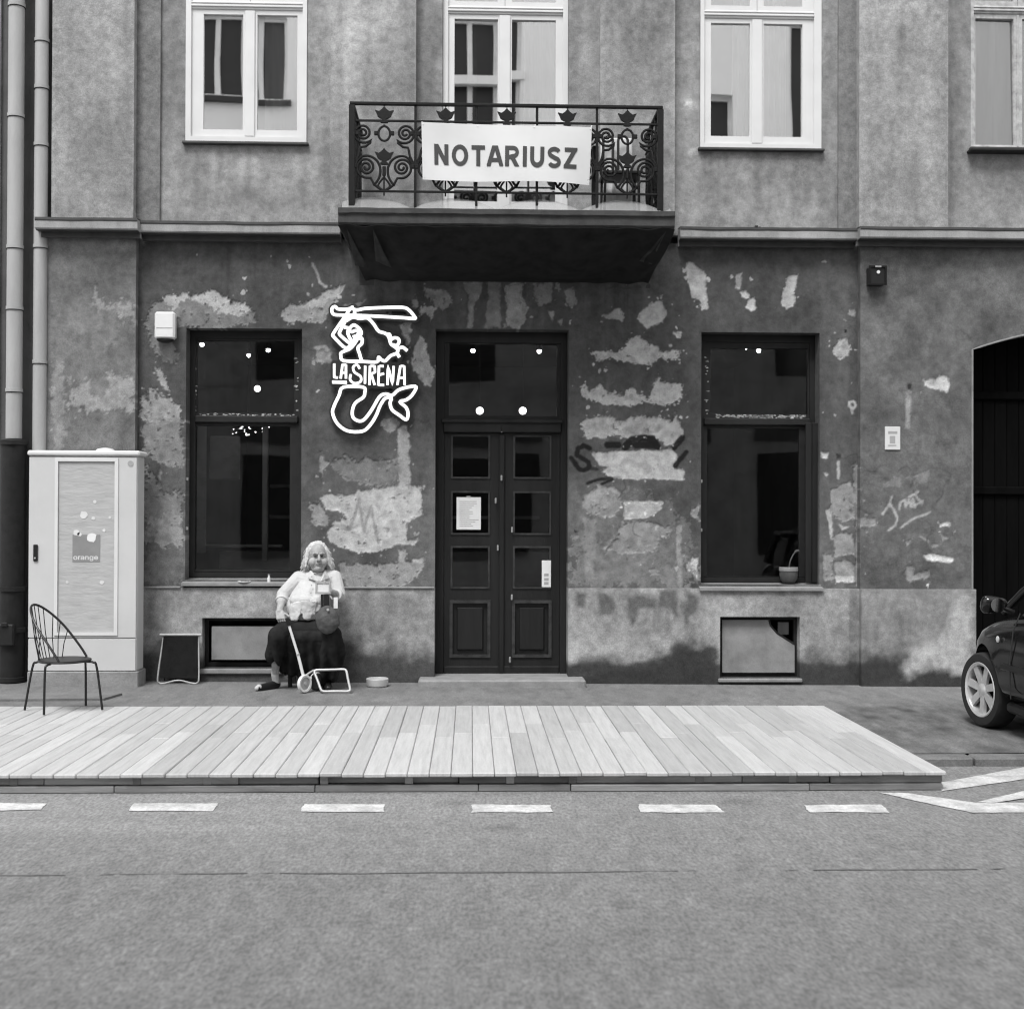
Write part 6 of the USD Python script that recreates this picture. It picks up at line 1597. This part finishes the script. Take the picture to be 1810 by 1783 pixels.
# ================================================================ folding hand cart in front of her
Yt = YL - .42
wcx = P1(525, 1570, Yt)
rw = .080
wcx[2] = gz + rw + .002
tr = thing('hand_cart', 'folding white hand cart with small wheels and a square tube foot plate by her feet', 'hand cart', (wcx[0], Yt, gz))
top = P1(362, 985, Yt - .01); joint = P1(455, 1285, Yt); bot = wcx + [-.01, .005, .06]
part(tr, 'handle_pole', tube([top, joint], .0125, 10), 'white_plastic', smooth=60)
part(tr, 'lower_pole', tube([joint, bot], .0145, 10), 'white_plastic', smooth=60)
part(tr, 'pole_joint', tube([joint + (top - joint) * .02, joint - (top - joint) * .03], .018, 10), 'grey_plastic')
part(tr, 'hand_grip', tube([top + (top - joint) / np.linalg.norm(top - joint) * .07, top], .017, 10), 'black_plastic', smooth=60)
ax = np.array([.80, -.60, 0]); ax /= np.linalg.norm(ax)
def wheel(c, nm):
    w_ = part(tr, nm, revolve([(rw - .022, -.014), (rw - .004, -.016), (rw, -.008), (rw, .008), (rw - .004, .016), (rw - .022, .014), (rw - .022, -.014)], axis=ax, c=c, n=32), 'white_plastic', smooth=40)
    part(w_, 'hub_disc', revolve([(0, -.009), (rw - .024, -.006), (rw - .021, -.006), (rw - .021, .006), (rw - .024, .006), (0, .009)], axis=ax, c=c, n=32), 'grey_plastic', smooth=40)
    part(w_, 'hub', disc(c, ax, .014, .032, 16), 'alu')
wheel(wcx, 'wheel')
w2 = wcx + [.085, .17, 0]
wheel(w2, 'wheel')
part(tr, 'axle', tube([wcx, w2], .007, 8), 'alu_dull')
part(tr, 'base_box', box(wcx[0] + .05, wcx[0] + .13, Yt + .08, Yt + .18, gz + .012, gz + .15, .012), 'black_plastic')
q = [P1(622, 1452, Yt + .06), P1(960, 1442, Yt + .06), P1(1008, 1632, Yt - .02), P1(705, 1655, Yt - .03)]
for i in (2, 3):
    q[i][2] = gz + .016
fr = np.vstack([np.linspace(q[i] * .92 + q[(i + 1) % 4] * .08, q[i] * .08 + q[(i + 1) % 4] * .92, 4) for i in range(4)])
part(tr, 'foot_plate', tube(smooth_path(fr, 4, closed=True), .0115, 10, closed=True), 'alu', smooth=60)
part(tr, 'stay', tube([q[0], bot], .010, 8), 'alu_dull')

# ================================================================ parked car at the gate
wgc = G(1749, 1280, .085)
wheel_pos = np.array([wgc[0], wgc[1], float(pave_z(wgc[0], wgc[1]))])
th = math.radians(91.0)                      # heading: into the gateway
ch_, sh_ = math.cos(th), math.sin(th)
AXF, AXR, HWB = 1.18, -1.27, .83
# local axes: x forward, y to the car's left
loc = lambda p: np.stack([p[:, 0] * ch_ - p[:, 1] * sh_, p[:, 0] * sh_ + p[:, 1] * ch_, p[:, 2]], 1)
off = wheel_pos - loc(np.array([[AXF, HWB - .09, 0.0]]))[0]
def car(m):
    m = m.copy(); m.vertices = loc(np.asarray(m.vertices)) + off
    return m
def car_p(p): return loc(np.array([p], float))[0] + off
carT = thing('parked_car', 'black small hatchback with pale alloy wheels parked facing the carriage gate', 'car', tuple(off))
def sect(x, hw, zb, zt, n=36, e=.42):
    a = np.linspace(0, 2 * np.pi, n, endpoint=False)
    zc, hh = (zb + zt) / 2, (zt - zb) / 2
    y = hw * np.sign(np.cos(a)) * abs(np.cos(a)) ** e
    s = np.sign(np.sin(a)) * abs(np.sin(a)) ** e
    y = y * (1 - .10 * np.clip(s, 0, 1) ** 2 - .06 * np.clip(-s, 0, 1) ** 2)
    return np.stack([np.full(n, x), y, zc + hh * s], 1)
def loft(secs):
    V = np.vstack(secs); n = len(secs[0]); f = []
    for i in range(len(secs) - 1):
        for k in range(n):
            a, b = i * n + k, i * n + (k + 1) % n
            f += [[a, b, b + n], [a, b + n, a + n]]
    V = np.vstack([V, secs[0].mean(0), secs[-1].mean(0)])
    for k in range(n):
        f.append([len(V) - 2, (k + 1) % n, k]); f.append([len(V) - 1, (len(secs) - 1) * n + k, (len(secs) - 1) * n + (k + 1) % n])
    m = trimesh.Trimesh(V, f, process=True); m.fix_normals()
    return m
st_ = np.array([(1.76, .28, .32, .50), (1.73, .46, .24, .62), (1.66, .60, .20, .70), (1.55, .69, .19, .77), (1.38, .765, .19, .83), (1.15, .815, .19, .875), (.85, .835, .19, .915), (.5, .84, .19, .945), (-.4, .845, .19, .965), (-1.2, .845, .2, .98), (-1.62, .81, .24, .98), (-1.80, .73, .3, .95), (-1.86, .58, .36, .85)])
tt_ = np.linspace(0, 1, 60); u_ = np.linspace(0, 1, len(st_))
st2 = np.stack([np.interp(tt_, u_, st_[:, k]) for k in range(4)], 1)
from scipy.interpolate import PchipInterpolator
st2 = PchipInterpolator(u_, st_)(tt_)
shell = loft([sect(*s) for s in st2])
sm_ = Manifold(MMesh(np.asarray(shell.vertices, np.float32), np.asarray(shell.faces, np.uint32)))
for axx in (AXF, AXR):
    for s_ in (1, -1):
        c_ = Manifold.cylinder(.5, .345, .345, 48).rotate((90, 0, 0)).translate((axx, .98 * s_ + (.25 if s_ > 0 else .25), .30)) if False else Manifold.cylinder(.34, .345, .345, 48, True).rotate((90, 0, 0)).translate((axx, .82 * s_, .30))
        sm_ = sm_ - c_
mm = sm_.to_mesh()
part(carT, 'body', car(trimesh.Trimesh(mm.vert_properties[:, :3], mm.tri_verts, process=False)), 'car_paint', smooth=35)
def cabin(z, xf, xr, hw, n=40, e=.35):
    a = np.linspace(0, 2 * np.pi, n, endpoint=False)
    xc, hx_ = (xf + xr) / 2, (xf - xr) / 2
    return np.stack([xc + hx_ * np.sign(np.cos(a)) * abs(np.cos(a)) ** e, hw * np.sign(np.sin(a)) * abs(np.sin(a)) ** e, np.full(n, z)], 1)
part(carT, 'window_glass', car(loft([cabin(.90, .95, -1.74, .745), cabin(1.08, .66, -1.68, .72), cabin(1.25, .34, -1.58, .675), cabin(1.385, .06, -1.45, .625)])), 'car_glass', smooth=40)
part(carT, 'roof', car(loft([cabin(1.387, .09, -1.48, .64), cabin(1.42, -.02, -1.42, .61), cabin(1.45, -.22, -1.25, .50), cabin(1.46, -.5, -1.0, .3)])), 'car_paint', smooth=40)
for s_ in (1, -1):
    part(carT, 'pillar', car(tube([(.93, .735 * s_, .91), (.66, .715 * s_, 1.08), (.34, .672 * s_, 1.25), (.07, .628 * s_, 1.395)], .03, 8)), 'car_paint', smooth=60)
    part(carT, 'pillar', car(tube([(-.38, .758 * s_, .93), (-.42, .70 * s_, 1.2), (-.45, .645 * s_, 1.39)], .03, 8)), 'car_paint', smooth=60)
    part(carT, 'pillar', car(tube([(-1.55, .73 * s_, .95), (-1.48, .67 * s_, 1.2), (-1.38, .62 * s_, 1.39)], .06, 8)), 'car_paint', smooth=60)
    hm = soften(hull(((.62, .90 * s_, 1.0), .045), ((.62, 1.00 * s_, 1.01), .05), ((.66, .99 * s_, .97), .05), ((.66, .90 * s_, .97), .04)), .02, 3)
    mi = part(carT, 'wing_mirror', car(hm), 'car_paint', smooth=True)
    part(mi, 'mirror_glass', car(disc((.566, .950 * s_, .99), (-1, .10 * s_, .12), .050, .006, 24).apply_transform(np.eye(4))), 'mirror')
    part(mi, 'mirror_foot', car(tube([(.64, .80 * s_, .93), (.645, .90 * s_, .975)], .022, 8)), 'car_paint')
    part(carT, 'side_repeater', car(trimesh.creation.icosphere(2, .5).apply_scale([.05, .02, .05]).apply_translation([.83, .832 * s_, .715])), 'indicator', smooth=True)
    part(carT, 'door_handle', car(box(-.22, -.05, .845 * s_ - .012, .845 * s_ + .022, .78, .81, .008)), 'mirror')
    part(carT, 'headlamp', car(trimesh.creation.icosphere(3, .5).apply_scale([.34, .2, .17]).apply_translation([1.47, .56 * s_, .67])), 'mirror', smooth=True)
    part(carT, 'tail_lamp', car(trimesh.creation.icosphere(3, .5).apply_scale([.14, .16, .26]).apply_translation([-1.75, .66 * s_, .78])), 'print_grey', smooth=True)
    part(carT, 'door_seam', car(tube([(.60, (.838) * s_, .30), (.60, .846 * s_, .55), (.585, .826 * s_, .80), (.57, .78 * s_, .93)], .005, 6)), 'tyre')
    part(carT, 'sill', car(box(AXR + .36, AXF - .36, (.745 * s_) - .03, (.745 * s_) + .03, .17, .25, .02)), 'black_plastic')
    part(carT, 'side_moulding', car(box(AXR + .42, AXF - .42, .838 * s_ - .012, .838 * s_ + .012, .50, .545, .006)), 'black_plastic')
part(carT, 'underbody', car(box(-1.6, 1.5, -.55, .55, .17, .40)), 'black_plastic')
def car_wheel(x, s_, steer):
    cz = .290
    sr, cr = math.sin(steer), math.cos(steer)
    def place(m):
        m = m.copy(); v = np.asarray(m.vertices)
        v = v * [1, s_, 1]
        v = np.stack([v[:, 0] * cr - v[:, 1] * sr, v[:, 0] * sr + v[:, 1] * cr, v[:, 2]], 1) + [x, (HWB - .09) * s_, cz]
        m.vertices = v
        return car(m)
    ty = part(carT, 'wheel', place(revolve([(.205, -.085), (.27, -.095), (.287, -.075), (.290, 0), (.287, .065), (.272, .085), (.222, .088), (.205, .08), (.205, -.085)], axis=(0, 1, 0), n=48)), 'tyre', smooth=40)
    part(ty, 'rim', place(revolve([(.206, -.07), (.216, .082), (.208, .088), (.190, .080), (.185, .05), (.19, -.07)], axis=(0, 1, 0), n=48)), 'rim', smooth=40)
    part(ty, 'brake', place(disc((0, .0, 0), (0, 1, 0), .185, .02, 32)), 'black_plastic')
    part(ty, 'hub', place(revolve([(0, .075), (.03, .075), (.052, .062), (.055, .03), (0, .03)], axis=(0, 1, 0), n=24)), 'rim', smooth=40)
    for k in range(7):
        a = 2 * np.pi * k / 7 + .2
        pts = []
        for r_, w_, y_ in ((.040, .026, .062), (.12, .019, .066), (.192, .030, .072)):
            for sg in (-1, 1):
                for dy in (0, -.025):
                    pts.append((r_ * math.cos(a) - sg * w_ * math.sin(a), y_ + dy, r_ * math.sin(a) + sg * w_ * math.cos(a)))
        part(ty, 'spoke', place(trimesh.convex.convex_hull(np.array(pts))), 'rim')
car_wheel(AXF, 1, math.radians(7)); car_wheel(AXF, -1, math.radians(7)); car_wheel(AXR, 1, 0); car_wheel(AXR, -1, 0)

# ================================================================ the house across the street, seen only in the panes
ob = thing('opposite_building', 'pale house front across the street, mirrored in the upper window panes', 'building', (0, -5, 0))
YO = -5.0
_wins = [(-5.98, -4.72, 11.35, 13.25), (-.50, .80, 10.4, 13.45), (4.35, 5.95, 9.2, 11.5), (7.95, 9.4, 10.3, 13.4), (-8.9, -7.6, 10.8, 13.3), (2.2, 3.4, 11.9, 13.6)]
for xc in (-11.5, -8.8, -6.1, -2.6, .4, 3.3, 6.3, 9.3):
    _wins.append((xc - .62, xc + .62, 6.7, 8.6))
poly = sbox(-16, 6.2, 16, 15.2)
for a, b, c, d in _wins:
    poly = poly.difference(sbox(a, c, b, d))
part(ob, 'wall', ext(poly, YO - .4, YO), 'opposite_wall')
part(ob, 'shop_front', box(-16, 16, YO - .4, YO + .01, 0, 6.198), 'opposite_stone')
for xc in (-12, -8, -4, 0, 4, 8, 12):
    part(ob, 'shop_window', box(xc - 1.4, xc + 1.4, YO + .012, YO + .04, .7, 3.1), 'opposite_dark')
    part(ob, 'fascia_window', box(xc - .9, xc + .7, YO + .021, YO + .05, 5.05, 5.95), 'opposite_dark')
    part(ob, 'shop_sign', box(xc - 1.5, xc + 1.5, YO + .012, YO + .08, 3.4, 3.9), 'neighbour')
part(ob, 'back_wall', box(-16, 16, YO - .9, YO - .8, 0, 15.2), 'opposite_dark')
for a, b, c, d in _wins:
    w_ = part(ob, 'window', ring(a, b, c, d, .09, .09, .09, .09, YO - .26, YO - .16), 'opposite_frame')
    part(w_, 'mullion', box((a + b) / 2 - .06, (a + b) / 2 + .06, YO - .25, YO - .17, c + .09, d - .09), 'opposite_frame')
    part(w_, 'pane', quad(a + .09, b - .09, c + .09, d - .09, YO - .22), 'opposite_dark')
    part(w_, 'sill', box(a - .12, b + .12, YO - .1, YO + .12, c - .14, c - .02), 'opposite_dark')
for z in (9.2,):
    part(ob, 'string_course', box(-16, 16, YO + .001, YO + .10, z - .09, z + .09), 'opposite_wall')
part(ob, 'window_band', box(-.6, .9, YO - .14, YO + .05, 11.85, 12.06), 'opposite_wall')
part(ob, 'mezzanine', box(-16, 16, YO + .011, YO + .02, 4.9, 6.19), 'opposite_stone')
